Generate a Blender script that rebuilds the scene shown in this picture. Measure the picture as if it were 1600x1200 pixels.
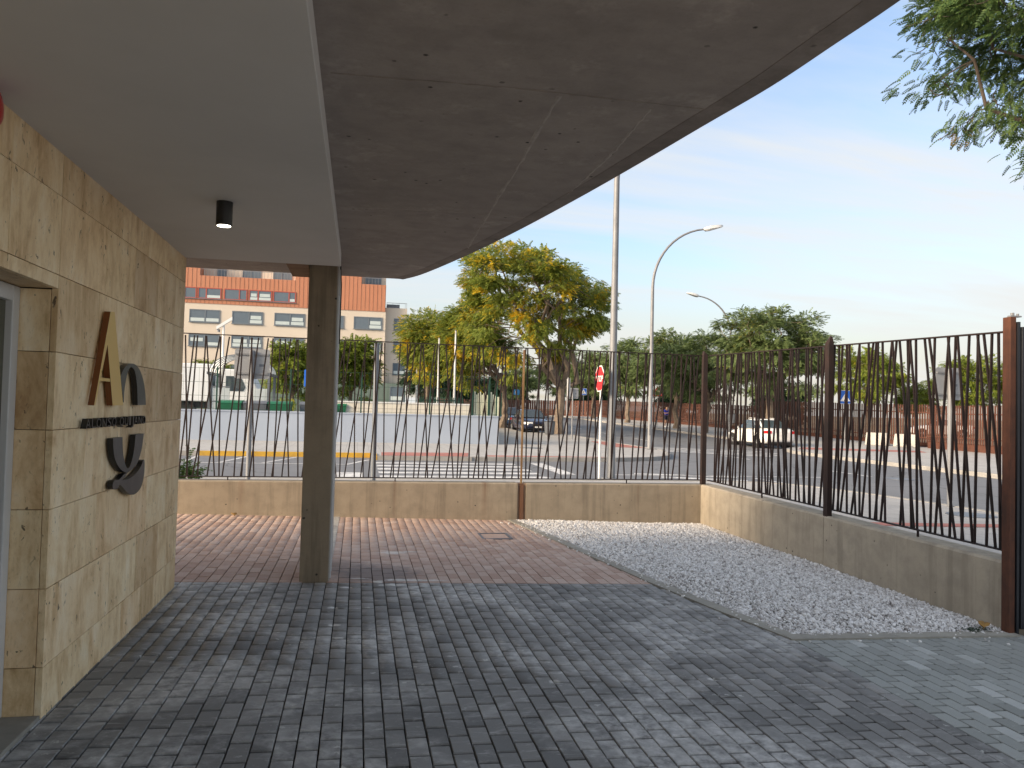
import bpy, bmesh, math, random
import numpy as np
from mathutils import Vector, Matrix, Euler

R = math.radians
rng = random.Random(7)
for o in list(bpy.data.objects):
    bpy.data.objects.remove(o)
scene = bpy.context.scene
COL = scene.collection

# ------------------------------------------------------------------ camera
EYE = 1.60
cam_d = bpy.data.cameras.new('camera')
cam = bpy.data.objects.new('camera', cam_d)
COL.objects.link(cam)
scene.camera = cam
cam_d.sensor_width = 36.0
cam_d.lens = 36.0 * 1230.0 / 1600.0
cam_d.clip_start = 0.05
cam_d.clip_end = 4000.0
YAW, PITCH, ROLL = R(10.982), R(1.747), R(1.427)
_f = Vector((math.sin(YAW) * math.cos(PITCH), math.cos(YAW) * math.cos(PITCH), math.sin(PITCH)))
_r = Vector((math.cos(YAW), -math.sin(YAW), 0))
_u = _r.cross(_f)
_r2 = math.cos(ROLL) * _r + math.sin(ROLL) * _u
_u2 = -math.sin(ROLL) * _r + math.cos(ROLL) * _u
cam.matrix_world = Matrix(((_r2.x, _u2.x, -_f.x, 0), (_r2.y, _u2.y, -_f.y, 0), (_r2.z, _u2.z, -_f.z, EYE), (0, 0, 0, 1)))

# ------------------------------------------------------------------ world and sun
SUN_EL, SUN_AZ = R(20), R(-108)          # azimuth measured from +Y towards +X: the sun stands low on the left
world = bpy.data.worlds.new('World')
scene.world = world
world.use_nodes = True
wn, wl = world.node_tree.nodes, world.node_tree.links
wn.clear()
w_out = wn.new('ShaderNodeOutputWorld')
w_bg = wn.new('ShaderNodeBackground')
w_bg.inputs['Strength'].default_value = 0.095
sky = wn.new('ShaderNodeTexSky')
sky.sky_type = 'NISHITA'
sky.sun_disc = False
sky.sun_elevation = SUN_EL
sky.sun_rotation = SUN_AZ
sky.altitude = 600
sky.air_density = 1.0
sky.dust_density = 4.0
sky.ozone_density = 1.4
# thin streaky cirrus: noise on a flat layer overhead
tc = wn.new('ShaderNodeTexCoord')
sep = wn.new('ShaderNodeSeparateXYZ'); wl.new(tc.outputs['Generated'], sep.inputs[0])
def wmath(op, a, b=None):
    m = wn.new('ShaderNodeMath'); m.operation = op
    for i, v in enumerate((a, b)):
        if v is None: continue
        if isinstance(v, (int, float)): m.inputs[i].default_value = v
        else: wl.new(v, m.inputs[i])
    return m.outputs[0]
zz = wmath('ADD', wmath('MAXIMUM', sep.outputs[2], 0.0), 0.16)
cb = wn.new('ShaderNodeCombineXYZ')
wl.new(wmath('DIVIDE', sep.outputs[0], zz), cb.inputs[0])
wl.new(wmath('DIVIDE', sep.outputs[1], zz), cb.inputs[1])
mp = wn.new('ShaderNodeMapping'); wl.new(cb.outputs[0], mp.inputs[0])
mp.inputs['Rotation'].default_value = (0, 0, R(24))
mp.inputs['Scale'].default_value = (0.36, 1.35, 1)
mp.inputs['Location'].default_value = (2.3, 0.7, 0)
cn = wn.new('ShaderNodeTexNoise'); wl.new(mp.outputs[0], cn.inputs['Vector'])
cn.inputs['Scale'].default_value = 1.5; cn.inputs['Detail'].default_value = 7; cn.inputs['Roughness'].default_value = 0.55
cn.inputs['Distortion'].default_value = 0.35
cr = wn.new('ShaderNodeValToRGB'); wl.new(cn.outputs[0], cr.inputs[0])
cr.color_ramp.elements[0].position = 0.37; cr.color_ramp.elements[0].color = (0.06, 0.06, 0.06, 1)
cr.color_ramp.elements[1].position = 0.64; cr.color_ramp.elements[1].color = (0.9, 0.9, 0.9, 1)
cmix = wn.new('ShaderNodeMixRGB'); hz = wn.new('ShaderNodeMapRange'); wl.new(sep.outputs[2], hz.inputs[0])      # the veil thickens towards the horizon
hz.inputs[1].default_value = 0.0; hz.inputs[2].default_value = 0.26; hz.inputs[3].default_value = 0.85; hz.inputs[4].default_value = 0.0
hz.interpolation_type = 'SMOOTHSTEP'
hmix = wn.new('ShaderNodeMixRGB'); wl.new(hz.outputs[0], hmix.inputs[0]); wl.new(sky.outputs[0], hmix.inputs[1])
hmix.inputs[2].default_value = (2.62, 2.36, 1.86, 1)
wl.new(cr.outputs[0], cmix.inputs[0])
cmix.inputs[2].default_value = (2.85, 2.85, 2.80, 1)
wl.new(hmix.outputs[0], cmix.inputs[1])
wl.new(cmix.outputs[0], w_bg.inputs['Color'])
wl.new(w_bg.outputs[0], w_out.inputs['Surface'])

sun_d = bpy.data.lights.new('sun', 'SUN')
sun_d.energy = 2.2
sun_d.angle = R(22)
sun_d.color = (1.0, 0.80, 0.58)
sun = bpy.data.objects.new('sun', sun_d)
COL.objects.link(sun)
_sd = Vector((math.sin(SUN_AZ) * math.cos(SUN_EL), math.cos(SUN_AZ) * math.cos(SUN_EL), math.sin(SUN_EL)))
sun.rotation_euler = _sd.to_track_quat('Z', 'Y').to_euler()
sun.location = (-30, 0, 30)

vs = scene.view_settings
vs.view_transform = 'Standard'
vs.look = 'None'
vs.gamma = 1.0
vs.use_curve_mapping = False
vs.exposure = 1.7

# ------------------------------------------------------------------ materials
class NT:
    def __init__(s, name):
        s.m = bpy.data.materials.new(name); s.m.use_nodes = True
        s.t = s.m.node_tree; s.n = s.t.nodes; s.l = s.t.links
        s.b = s.n['Principled BSDF']; s.out = s.n['Material Output']
    def set(s, inp, v):
        if hasattr(v, 'links') or isinstance(v, bpy.types.NodeSocket): s.l.new(v, inp)
        elif isinstance(v, (tuple, list)) and len(v) == 3 and inp.type == 'RGBA': inp.default_value = (*v, 1)
        else: inp.default_value = v
    def pos(s): return s.n.new('ShaderNodeNewGeometry').outputs['Position']
    def obj(s): return s.n.new('ShaderNodeTexCoord').outputs['Object']
    def orand(s): return s.n.new('ShaderNodeObjectInfo').outputs['Random']
    def irand(s): return s.n.new('ShaderNodeNewGeometry').outputs['Random Per Island']
    def map(s, v, scale=(1, 1, 1), rot=(0, 0, 0), loc=(0, 0, 0)):
        m = s.n.new('ShaderNodeMapping'); s.l.new(v, m.inputs[0])
        m.inputs['Scale'].default_value = scale; m.inputs['Rotation'].default_value = rot; m.inputs['Location'].default_value = loc
        return m.outputs[0]
    def noise(s, v, scale, detail=4, rough=0.5, dist=0.0):
        k = s.n.new('ShaderNodeTexNoise'); s.l.new(v, k.inputs['Vector'])
        k.inputs['Scale'].default_value = scale; k.inputs['Detail'].default_value = detail
        k.inputs['Roughness'].default_value = rough; k.inputs['Distortion'].default_value = dist
        return k.outputs['Fac']
    def vor(s, v, scale, feat='F1', rnd=1.0, out='Distance', dim='3D'):
        k = s.n.new('ShaderNodeTexVoronoi'); s.l.new(v, k.inputs['Vector']); k.feature = feat; k.voronoi_dimensions = dim
        k.inputs['Scale'].default_value = scale; k.inputs['Randomness'].default_value = rnd
        return k.outputs[out]
    def ramp(s, f, stops):
        k = s.n.new('ShaderNodeValToRGB'); s.l.new(f, k.inputs[0]); e = k.color_ramp.elements
        while len(e) > len(stops): e.remove(e[-1])
        while len(e) < len(stops): e.new(0.5)
        for q, (p, c) in zip(e, stops):
            q.position = p
            q.color = (c, c, c, 1) if isinstance(c, (int, float)) else (*c, 1)
        return k.outputs[0]
    def mix(s, f, a, b, mode='MIX'):
        k = s.n.new('ShaderNodeMixRGB'); k.blend_type = mode
        s.set(k.inputs[0], f); s.set(k.inputs[1], a); s.set(k.inputs[2], b)
        return k.outputs[0]
    def math(s, op, a, b=0.0, clamp=False):
        k = s.n.new('ShaderNodeMath'); k.operation = op; k.use_clamp = clamp
        s.set(k.inputs[0], a); s.set(k.inputs[1], b)
        return k.outputs[0]
    def xyz(s, v):
        k = s.n.new('ShaderNodeSeparateXYZ'); s.l.new(v, k.inputs[0]); return k.outputs
    def vadd(s, v, w):
        k = s.n.new('ShaderNodeVectorMath'); k.operation = 'ADD'; s.l.new(v, k.inputs[0]); s.set(k.inputs[1], w); return k.outputs[0]
    def comb(s, x, y, z):
        k = s.n.new('ShaderNodeCombineXYZ')
        for i, q in enumerate((x, y, z)): s.set(k.inputs[i], q)
        return k.outputs[0]
    def bump(s, h, strength=0.3, dist=0.01):
        k = s.n.new('ShaderNodeBump'); s.l.new(h, k.inputs['Height'])
        k.inputs['Strength'].default_value = strength; k.inputs['Distance'].default_value = dist
        s.l.new(k.outputs[0], s.b.inputs['Normal'])
    def fin(s, col=None, rough=None, metal=None, spec=None):
        if col is not None: s.set(s.b.inputs['Base Color'], col)
        if rough is not None: s.set(s.b.inputs['Roughness'], rough)
        if metal is not None: s.set(s.b.inputs['Metallic'], metal)
        if spec is not None: s.set(s.b.inputs['Specular IOR Level'], spec)
        return s.m

def pm(name, c1, c2=None, scale=6.0, rough=0.7, bump=0.0, metal=0.0, bd=0.004, space='obj', detail=5):
    """two-tone procedural surface"""
    k = NT(name); c2 = c2 or tuple(min(1, v * 0.82) for v in c1)
    p = k.obj() if space == 'obj' else k.pos()
    f = k.noise(p, scale, detail, 0.6)
    c = k.mix(k.ramp(f, [(0.32, 0.0), (0.68, 1.0)]), c1, c2)
    if bump: k.bump(k.noise(p, scale * 7, 4, 0.6), bump, bd)
    return k.fin(c, k.math('ADD', k.math('MULTIPLY', f, 0.2), rough - 0.1), metal)

def m_travertine():
    k = NT('travertine'); p = k.pos(); r = k.orand()
    off = k.comb(0.0, k.math('MULTIPLY', r, 37.0), k.math('MULTIPLY', r, 91.0))
    q = k.vadd(p, off)
    streak = k.noise(k.map(q, (4.5, 4.5, 1.3)), 1.7, 8, 0.68, 0.9)
    cloud = k.noise(k.map(q, (1, 1, 0.7)), 4.0, 7, 0.68, 0.4)
    c = k.ramp(k.math('ADD', k.math('MULTIPLY', streak, 0.42), k.math('MULTIPLY', cloud, 0.58)),
               [(0.33, (0.42, 0.27, 0.135)), (0.42, (0.63, 0.475, 0.29)), (0.51, (0.78, 0.645, 0.44)), (0.62, (0.86, 0.77, 0.61))])
    tone = k.ramp(r, [(0.0, (0.70, 0.54, 0.36)), (0.22, (0.98, 0.84, 0.62)), (0.45, (1.08, 0.98, 0.80)), (0.75, (1.18, 1.10, 0.94)), (0.9, (1.05, 0.84, 0.62)), (1.0, (1.20, 1.15, 1.03))])
    c = k.mix(0.62, c, tone, 'MULTIPLY')
    pit = k.noise(k.map(q, (24, 24, 12), (0.5, 0, 0)), 1.5, 3, 0.6, 0.8)
    where = k.noise(q, 4.0, 2, 0.5)
    mask = k.math('MULTIPLY', k.ramp(pit, [(0.64, 0.0), (0.675, 1.0)]), k.ramp(where, [(0.44, 0.0), (0.55, 1.0)]))
    c = k.mix(k.math('MULTIPLY', mask, 0.85), c, (0.075, 0.05, 0.03))
    fine = k.noise(k.map(q, (40, 40, 14)), 2.0, 4, 0.7)
    c = k.mix(k.ramp(fine, [(0.56, 0.0), (0.74, 0.4)]), c, (0.36, 0.25, 0.14))
    k.bump(k.math('SUBTRACT', k.math('MULTIPLY', fine, 0.25), mask), 0.5, 0.004)
    return k.fin(c, 0.55)

def m_concrete(name, a, b, rust=False, stain=0.5, rough=0.85, pits=True, boards=False):
    k = NT(name); p = k.pos(); X = k.xyz(p)
    big = k.noise(p, 0.9, 5, 0.6); mid = k.noise(p, 5.0, 6, 0.65); fine = k.noise(p, 60, 4, 0.7)
    c = k.mix(k.ramp(big, [(0.33, 0.0), (0.66, 1.0)]), a, b)
    c = k.mix(k.ramp(mid, [(0.42, 0.0), (0.66, 0.55)]), c, tuple(v * 0.60 for v in a))
    c = k.mix(k.ramp(fine, [(0.52, 0.0), (0.75, 0.28)]), c, tuple(v * 0.55 for v in a))
    drip = k.noise(k.map(p, (7, 7, 0.45)), 1.3, 4, 0.6)
    c = k.mix(k.math('MULTIPLY', k.ramp(drip, [(0.50, 0.0), (0.64, 1.0)]), stain), c, tuple(v * 0.42 for v in b))
    h = k.math('ADD', k.math('MULTIPLY', fine, 0.3), mid)
    if pits:
        v = k.vor(k.vadd(p, k.comb(k.math('MULTIPLY', fine, 0.03), 0.0, 0.0)), 8.0); pm_ = k.ramp(v, [(0.055, 1.0), (0.10, 0.0)])
        gate = k.ramp(k.noise(p, 2.2, 2), [(0.46, 0.0), (0.56, 1.0)])
        pm_ = k.math('MULTIPLY', pm_, gate)
        c = k.mix(pm_, c, (0.03, 0.026, 0.022)); h = k.math('SUBTRACT', h, pm_)
    if boards:
        w = k.noise(k.map(p, (0.6, 5.5, 1)), 1.4, 6, 0.7)
        c = k.mix(k.ramp(w, [(0.45, 0.0), (0.75, 0.22)]), c, tuple(v * 0.55 for v in a))
        w2 = k.noise(k.map(p, (2.2, 2.2, 1), (0, 0, 0.6)), 1.0, 7, 0.75)
        c = k.mix(k.ramp(w2, [(0.55, 0.0), (0.72, 0.45)]), c, tuple(min(1, v * 1.7) for v in a))
    if rust:
        d = k.math('ABSOLUTE', k.math('SUBTRACT', X[0], 2.40))
        n1 = k.noise(k.map(p, (30, 30, 2)), 1.0, 4, 0.6)
        rm = k.ramp(k.math('ADD', d, k.math('MULTIPLY', n1, 0.10)), [(0.075, 1.0), (0.13, 0.0)])
        yy = k.ramp(X[1], [(0.0, 0.0), (1.0, 1.0)])
        c = k.mix(k.math('MULTIPLY', rm, 0.85), c, k.mix(n1, (0.20, 0.062, 0.018), (0.085, 0.036, 0.02)))
        # smaller rust runs under the fence stubs
        for xs, wd, am in ((-1.55, 0.10, 0.35), (0.55, 0.06, 0.4), (1.85, 0.10, 0.55), (4.2, 0.05, 0.3)):
            d = k.math('ABSOLUTE', k.math('SUBTRACT', X[0], xs))
            rm = k.ramp(k.math('ADD', d, k.math('MULTIPLY', n1, wd)), [(wd * 0.45, 1.0), (wd * 1.1, 0.0)])
            fall = k.ramp(X[2], [(0.0, 0.25), (0.5, 1.0)])
            c = k.mix(k.math('MULTIPLY', k.math('MULTIPLY', rm, fall), am), c, (0.15, 0.065, 0.028))
    k.bump(h, 0.35, 0.004)
    return k.fin(c, rough)

def m_paver(name, stops, stain_col, stain_amt, specks=0.6, rough=0.62):
    k = NT(name); p = k.pos()
    r = k.math('FRACT', k.math('ADD', k.math('MULTIPLY', k.orand(), 7.31), k.math('MULTIPLY', k.irand(), 5.17)))
    c = k.ramp(r, stops)
    grain = k.noise(p, 160, 3, 0.7); mid = k.noise(p, 14, 5, 0.65); big = k.noise(p, 0.85, 6, 0.65, 0.5)
    c = k.mix(0.35, c, k.mix(grain, (0.4, 0.4, 0.4), (1.6, 1.6, 1.6)), 'MULTIPLY')
    c = k.mix(k.math('MULTIPLY', k.ramp(big, [(0.47, 0.0), (0.60, 1.0)]), k.math('MULTIPLY', k.ramp(mid, [(0.32, 0.0), (0.66, 1.0)]), stain_amt)), c, stain_col)
    smear = k.noise(k.map(p, (3, 9, 1), (0, 0, 0.5)), 1.7, 5, 0.7, 0.8)
    c = k.mix(k.ramp(smear, [(0.55, 0.0), (0.72, 0.45)]), c, stain_col)
    # lime splashes and droppings
    wob = k.noise(p, 45, 2, 0.6); v = k.vor(k.vadd(p, k.comb(k.math('MULTIPLY', wob, 0.09), k.math('MULTIPLY', mid, 0.07), 0.0)), 4.6, dim='2D')
    sp = k.ramp(v, [(0.050, 1.0), (0.068, 0.0)])
    gate = k.ramp(k.noise(p, 1.7, 3), [(0.47, 0.0), (0.56, 1.0)])
    c = k.mix(k.math('MULTIPLY', k.math('MULTIPLY', sp, gate), specks), c, (0.62, 0.62, 0.58))
    v2 = k.vor(p, 15.0, dim='2D'); sp2 = k.ramp(v2, [(0.05, 1.0), (0.08, 0.0)])
    c = k.mix(k.math('MULTIPLY', k.math('MULTIPLY', sp2, gate), specks * 0.55), c, (0.5, 0.5, 0.47))
    X = k.xyz(p)
    def blob(cx, cy, rx, ry):
        dx = k.math('DIVIDE', k.math('SUBTRACT', X[0], cx), rx); dy = k.math('DIVIDE', k.math('SUBTRACT', X[1], cy), ry)
        return k.math('SQRT', k.math('ADD', k.math('MULTIPLY', dx, dx), k.math('MULTIPLY', dy, dy)))
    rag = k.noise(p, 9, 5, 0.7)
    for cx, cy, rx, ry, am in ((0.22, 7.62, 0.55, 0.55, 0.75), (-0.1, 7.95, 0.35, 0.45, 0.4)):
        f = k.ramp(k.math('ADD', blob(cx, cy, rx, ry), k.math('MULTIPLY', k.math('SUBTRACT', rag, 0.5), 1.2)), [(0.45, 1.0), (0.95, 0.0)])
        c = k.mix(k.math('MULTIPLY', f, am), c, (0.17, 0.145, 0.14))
    rag2 = k.noise(k.map(p, (1, 1, 1)), 16, 5, 0.75)
    for cx, cy, rx, ry, am in ((0.52, 7.36, 0.34, 0.045, 0.85), (0.36, 7.16, 0.16, 0.05, 0.8), (0.22, 7.28, 0.07, 0.06, 0.8), (0.42, 8.72, 0.16, 0.12, 0.6), (0.60, 8.80, 0.10, 0.05, 0.5), (0.05, 7.42, 0.10, 0.03, 0.55), (-0.06, 7.06, 0.06, 0.03, 0.7), (-0.15, 6.35, 0.05, 0.03, 0.8), (-0.13, 5.86, 0.06, 0.03, 0.8), (-0.09, 5.55, 0.05, 0.025, 0.75), (1.2, 4.6, 0.05, 0.04, 0.6), (2.2, 4.6, 0.03, 0.03, 0.7)):
        f = k.ramp(k.math('ADD', blob(cx, cy, rx, ry), k.math('MULTIPLY', k.math('SUBTRACT', rag2, 0.5), 1.9)), [(0.55, 1.0), (0.95, 0.0)])
        c = k.mix(k.math('MULTIPLY', f, am), c, (0.68, 0.67, 0.64))
    k.bump(k.math('ADD', grain, k.math('MULTIPLY', mid, 0.8)), 0.4, 0.0025)
    return k.fin(c, k.math('ADD', k.math('MULTIPLY', mid, 0.25), rough - 0.12), None, 0.45)

def m_leaf(name, greens, yellow=None, ythr=0.6, trans=0.3, spread=0.5):
    k = NT(name); p = k.obj()
    n = k.noise(p, spread, 3, 0.6); r = k.irand()
    c = k.ramp(k.math('ADD', k.math('MULTIPLY', r, 0.5), k.math('MULTIPLY', k.noise(p, 1.7, 2), 0.5)),
               [(0.2, greens[0]), (0.5, greens[1]), (0.8, greens[2])])
    if yellow:
        side = k.math('ADD', n, k.math('MULTIPLY', k.noise(p, 2.1, 3), 0.45))
        f = k.math('ADD', side, k.math('MULTIPLY', r, 0.10))
        c = k.mix(k.ramp(f, [(ythr, 0.0), (ythr + 0.13, 1.0)]), c, k.ramp(r, [(0.0, yellow[0]), (1.0, yellow[1])]))
    k.fin(c, 0.6, None, 0.3)
    tr = k.n.new('ShaderNodeBsdfTranslucent'); k.l.new(c, tr.inputs[0])
    mx = k.n.new('ShaderNodeMixShader'); mx.inputs[0].default_value = trans
    k.l.new(k.b.outputs[0], mx.inputs[1]); k.l.new(tr.outputs[0], mx.inputs[2]); k.l.new(mx.outputs[0], k.out.inputs['Surface'])
    return k.m

def m_asphalt():
    k = NT('asphalt'); p = k.pos()
    big = k.noise(p, 0.16, 5, 0.6); pat = k.noise(k.map(p, (0.5, 0.12, 1)), 1.2, 4, 0.6); fine = k.noise(p, 45, 3, 0.7)
    c = k.mix(k.ramp(big, [(0.3, 0.0), (0.7, 1.0)]), (0.135, 0.139, 0.150), (0.175, 0.179, 0.190))
    c = k.mix(k.ramp(pat, [(0.5, 0.0), (0.75, 0.4)]), c, (0.125, 0.128, 0.136))
    c = k.mix(k.ramp(fine, [(0.4, 0.0), (0.8, 0.35)]), c, (0.22, 0.22, 0.22))
    v = k.vor(k.map(p, (0.22, 0.13, 1)), 1.0, out='Color', dim='2D')
    c = k.mix(k.ramp(v, [(0.10, 0.35), (0.16, 0.0)]), c, (0.085, 0.087, 0.095))
    wp = k.vadd(p, k.comb(k.math('MULTIPLY', k.noise(p, 1.3, 5), 0.9), k.math('MULTIPLY', k.noise(p, 1.1, 4), 0.7), 0.0))
    cr_ = k.vor(wp, 0.33, 'DISTANCE_TO_EDGE', dim='2D')
    c = k.mix(k.ramp(cr_, [(0.004, 0.55), (0.012, 0.0)]), c, (0.04, 0.04, 0.043))
    oil = k.noise(k.map(p, (0.9, 0.35, 1)), 1.4, 5, 0.65)
    c = k.mix(k.ramp(oil, [(0.56, 0.0), (0.70, 0.4)]), c, (0.07, 0.07, 0.075))
    k.bump(fine, 0.3, 0.004)
    return k.fin(c, 0.72)

def m_pavement():
    k = NT('pavement_tiles'); p = k.pos()
    br = k.n.new('ShaderNodeTexBrick'); k.l.new(p, br.inputs['Vector'])
    br.inputs['Scale'].default_value = 1.0; br.inputs['Mortar Size'].default_value = 0.006; br.offset = 0.0
    br.inputs['Brick Width'].default_value = 0.4; br.inputs['Row Height'].default_value = 0.4
    br.inputs['Color1'].default_value = (0.43, 0.42, 0.405, 1); br.inputs['Color2'].default_value = (0.38, 0.372, 0.358, 1)
    br.inputs['Mortar'].default_value = (0.24, 0.232, 0.22, 1)
    n = k.noise(p, 0.5, 6, 0.65); c = k.mix(k.ramp(n, [(0.4, 0.0), (0.75, 0.45)]), br.outputs[0], (0.26, 0.255, 0.245))
    return k.fin(c, 0.8)

def m_rust(name, a=(0.20, 0.075, 0.035), b=(0.085, 0.032, 0.018)):
    k = NT(name); p = k.pos()
    n = k.noise(p, 5, 6, 0.7); f = k.noise(k.map(p, (20, 20, 3)), 1.5, 4, 0.6)
    c = k.mix(k.ramp(k.math('ADD', k.math('MULTIPLY', n, 0.6), k.math('MULTIPLY', f, 0.4)), [(0.38, 0.0), (0.62, 1.0)]), a, b)
    k.bump(k.noise(p, 90, 3, 0.7), 0.25, 0.002)
    return k.fin(c, 0.75, 0.15)

def m_glass(name, col=(0.05, 0.065, 0.075), rough=0.06, spec=0.7):
    k = NT(name); n = k.noise(k.obj(), 2.0, 2)
    return k.fin(k.mix(n, tuple(v * 0.8 for v in col), col), rough, 0.0, spec)

def m_emit(name, col, s):
    k = NT(name); k.fin(col, 0.4); k.set(k.b.inputs['Emission Color'], col); k.b.inputs['Emission Strength'].default_value = s
    return k.m

M = {}
M['travertine'] = m_travertine()
M['core'] = pm('wall_core', (0.14, 0.11, 0.08), rough=0.9)
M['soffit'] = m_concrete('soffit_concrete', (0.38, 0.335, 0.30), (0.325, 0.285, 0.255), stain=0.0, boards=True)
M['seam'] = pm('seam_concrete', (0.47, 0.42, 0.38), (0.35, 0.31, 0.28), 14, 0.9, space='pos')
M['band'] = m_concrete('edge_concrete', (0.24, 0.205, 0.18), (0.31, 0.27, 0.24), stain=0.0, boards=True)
M['wallc'] = m_concrete('parapet_concrete', (0.39, 0.325, 0.24), (0.33, 0.27, 0.195), rust=True, stain=0.4)
M['wallr'] = m_concrete('side_parapet_concrete', (0.47, 0.405, 0.31), (0.40, 0.34, 0.255), stain=0.35)
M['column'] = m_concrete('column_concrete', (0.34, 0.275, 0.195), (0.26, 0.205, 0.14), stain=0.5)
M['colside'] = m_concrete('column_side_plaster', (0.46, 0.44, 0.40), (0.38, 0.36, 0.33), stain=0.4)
M['beamc'] = pm('warm_lit_beam_concrete', (0.30, 0.185, 0.10), (0.22, 0.13, 0.07), 6, 0.85, 0.2, space='pos')  # orange-brown tint paints the warm light on the beam into its colour
M['plaster'] = pm('white_plaster', (0.62, 0.615, 0.60), (0.57, 0.565, 0.55), 1.2, 0.75, 0.05, space='pos')
M['paver_dark'] = m_paver('dark_paver', [(0.0, (0.130, 0.126, 0.120)), (0.25, (0.185, 0.180, 0.171)), (0.75, (0.215, 0.209, 0.199)), (1.0, (0.285, 0.277, 0.263))], (0.58, 0.57, 0.55), 0.95)
M['paver_red'] = m_paver('red_paver', [(0.0, (0.39, 0.255, 0.195)), (0.4, (0.45, 0.31, 0.245)), (0.75, (0.48, 0.345, 0.28)), (1.0, (0.52, 0.39, 0.325))], (0.46, 0.38, 0.33), 0.5, 0.35, 0.75)
M['paver_grey'] = m_paver('grey_paver', [(0.0, (0.235, 0.243, 0.225)), (0.45, (0.285, 0.295, 0.275)), (0.90, (0.325, 0.335, 0.315)), (0.96, (0.42, 0.43, 0.41)), (1.0, (0.44, 0.45, 0.43))], (0.30, 0.30, 0.28), 0.35, 0.3)
M['joint'] = pm('joint_sand', (0.012, 0.011, 0.010), (0.022, 0.020, 0.018), 30, 0.95, space='pos')
M['edging'] = m_concrete('edging_concrete', (0.36, 0.34, 0.29), (0.29, 0.27, 0.23), stain=0.2, pits=False)
k = NT('gravel_stone'); r_ = k.irand()
M['gravel'] = k.fin(k.ramp(r_, [(0.0, (0.34, 0.31, 0.29)), (0.2, (0.60, 0.57, 0.545)), (0.6, (0.80, 0.78, 0.755)), (1.0, (0.90, 0.885, 0.86))]), 0.75)
M['gravelbed'] = pm('gravel_bed', (0.30, 0.28, 0.25), (0.16, 0.145, 0.125), 40, 0.95, 0.5, space='pos')
M['asphalt'] = m_asphalt()
M['pavement'] = m_pavement()
M['kerb'] = pm('kerb_stone', (0.34, 0.33, 0.31), (0.25, 0.24, 0.225), 3, 0.85, 0.1, space='pos')
M['yellow'] = pm('yellow_paint', (0.62, 0.36, 0.03), (0.42, 0.25, 0.04), 3, 0.7, space='pos')
k = NT('road_paint'); p_ = k.pos()
w1 = k.noise(p_, 3.0, 6, 0.7); w2 = k.noise(p_, 22, 4, 0.7)
c_ = k.mix(k.ramp(k.math('ADD', k.math('MULTIPLY', w1, 0.55), k.math('MULTIPLY', w2, 0.45)), [(0.46, 0.0), (0.58, 0.85)]), (0.68, 0.68, 0.67), (0.23, 0.23, 0.24))
M['white_line'] = k.fin(c_, 0.75)
M['tactile'] = pm('red_tactile', (0.42, 0.165, 0.13), (0.30, 0.12, 0.10), 3, 0.8, space='pos')
M['soil'] = pm('dry_soil', (0.26, 0.20, 0.13), (0.17, 0.145, 0.085), 0.25, 0.95, space='pos')
M['fence'] = m_rust('fence_steel', (0.024, 0.010, 0.008), (0.011, 0.007, 0.006))
M['post'] = m_rust('post_steel', (0.036, 0.017, 0.013), (0.018, 0.011, 0.009))
M['corten'] = m_rust('corten_steel', (0.13, 0.050, 0.031), (0.075, 0.030, 0.020))
M['gatepost'] = m_rust('gate_post_steel', (0.125, 0.045, 0.022), (0.06, 0.024, 0.014))
M['gatedark'] = pm('gate_dark_steel', (0.018, 0.020, 0.026), (0.012, 0.013, 0.017), 5, 0.5)
M['tanpost'] = pm('tan_painted_steel', (0.30, 0.185, 0.075), (0.17, 0.09, 0.04), 5, 0.6, space='pos')
M['gold'] = NT('brushed_gold').fin((0.74, 0.52, 0.19), 0.42, 0.3)
M['gold_side'] = pm('gold_letter_edge', (0.20, 0.065, 0.015), rough=0.5)
M['grey_letter'] = pm('grey_letter_face', (0.085, 0.09, 0.085), (0.07, 0.074, 0.07), 8, 0.45)
M['dark_letter'] = pm('slate_letter_face', (0.062, 0.062, 0.068), (0.05, 0.05, 0.055), 8, 0.45)
M['black'] = pm('black_plastic', (0.012, 0.012, 0.013), rough=0.4)
M['alu'] = pm('white_aluminium', (0.62, 0.63, 0.63), (0.56, 0.57, 0.57), 3, 0.35)
M['doorglass'] = m_glass('door_glass', (0.085, 0.085, 0.05), 0.08)
M['red'] = pm('red_enamel', (0.55, 0.012, 0.012), (0.45, 0.01, 0.01), 4, 0.3)
M['lens'] = m_emit('lamp_lens', (1.0, 0.93, 0.74), 4.0)
M['galv'] = pm('galvanised_steel', (0.24, 0.245, 0.255), (0.19, 0.195, 0.205), 3, 0.55, metal=0.15)
M['galvdark'] = pm('grey_painted_steel', (0.16, 0.175, 0.195), (0.12, 0.13, 0.15), 3, 0.45, metal=0.2)
M['signback'] = pm('sign_back', (0.36, 0.365, 0.37), (0.29, 0.295, 0.30), 2.5, 0.5, metal=0.3)
M['white'] = pm('white_paint', (0.78, 0.78, 0.76), (0.72, 0.72, 0.70), 3, 0.45)
M['signred'] = pm('sign_red', (0.55, 0.015, 0.02), (0.48, 0.012, 0.018), 4, 0.35)
M['signblue'] = pm('sign_blue', (0.01, 0.12, 0.55), (0.008, 0.10, 0.48), 4, 0.35)
M['lightblue'] = pm('sign_light_blue', (0.10, 0.38, 0.75), (0.08, 0.33, 0.68), 4, 0.4)
M['bluewall'] = pm('pale_blue_wall', (0.36, 0.41, 0.49), (0.32, 0.37, 0.45), 0.6, 0.8, space='pos')
M['creamwall'] = pm('cream_wall', (0.72, 0.68, 0.58), (0.66, 0.62, 0.53), 0.5, 0.8, space='pos')
M['cream'] = pm('cream_render', (0.66, 0.58, 0.48), (0.61, 0.53, 0.435), 0.25, 0.8, space='pos')
M['orange'] = pm('orange_cladding', (0.52, 0.225, 0.125), (0.47, 0.20, 0.11), 0.5, 0.55, space='pos')
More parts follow.
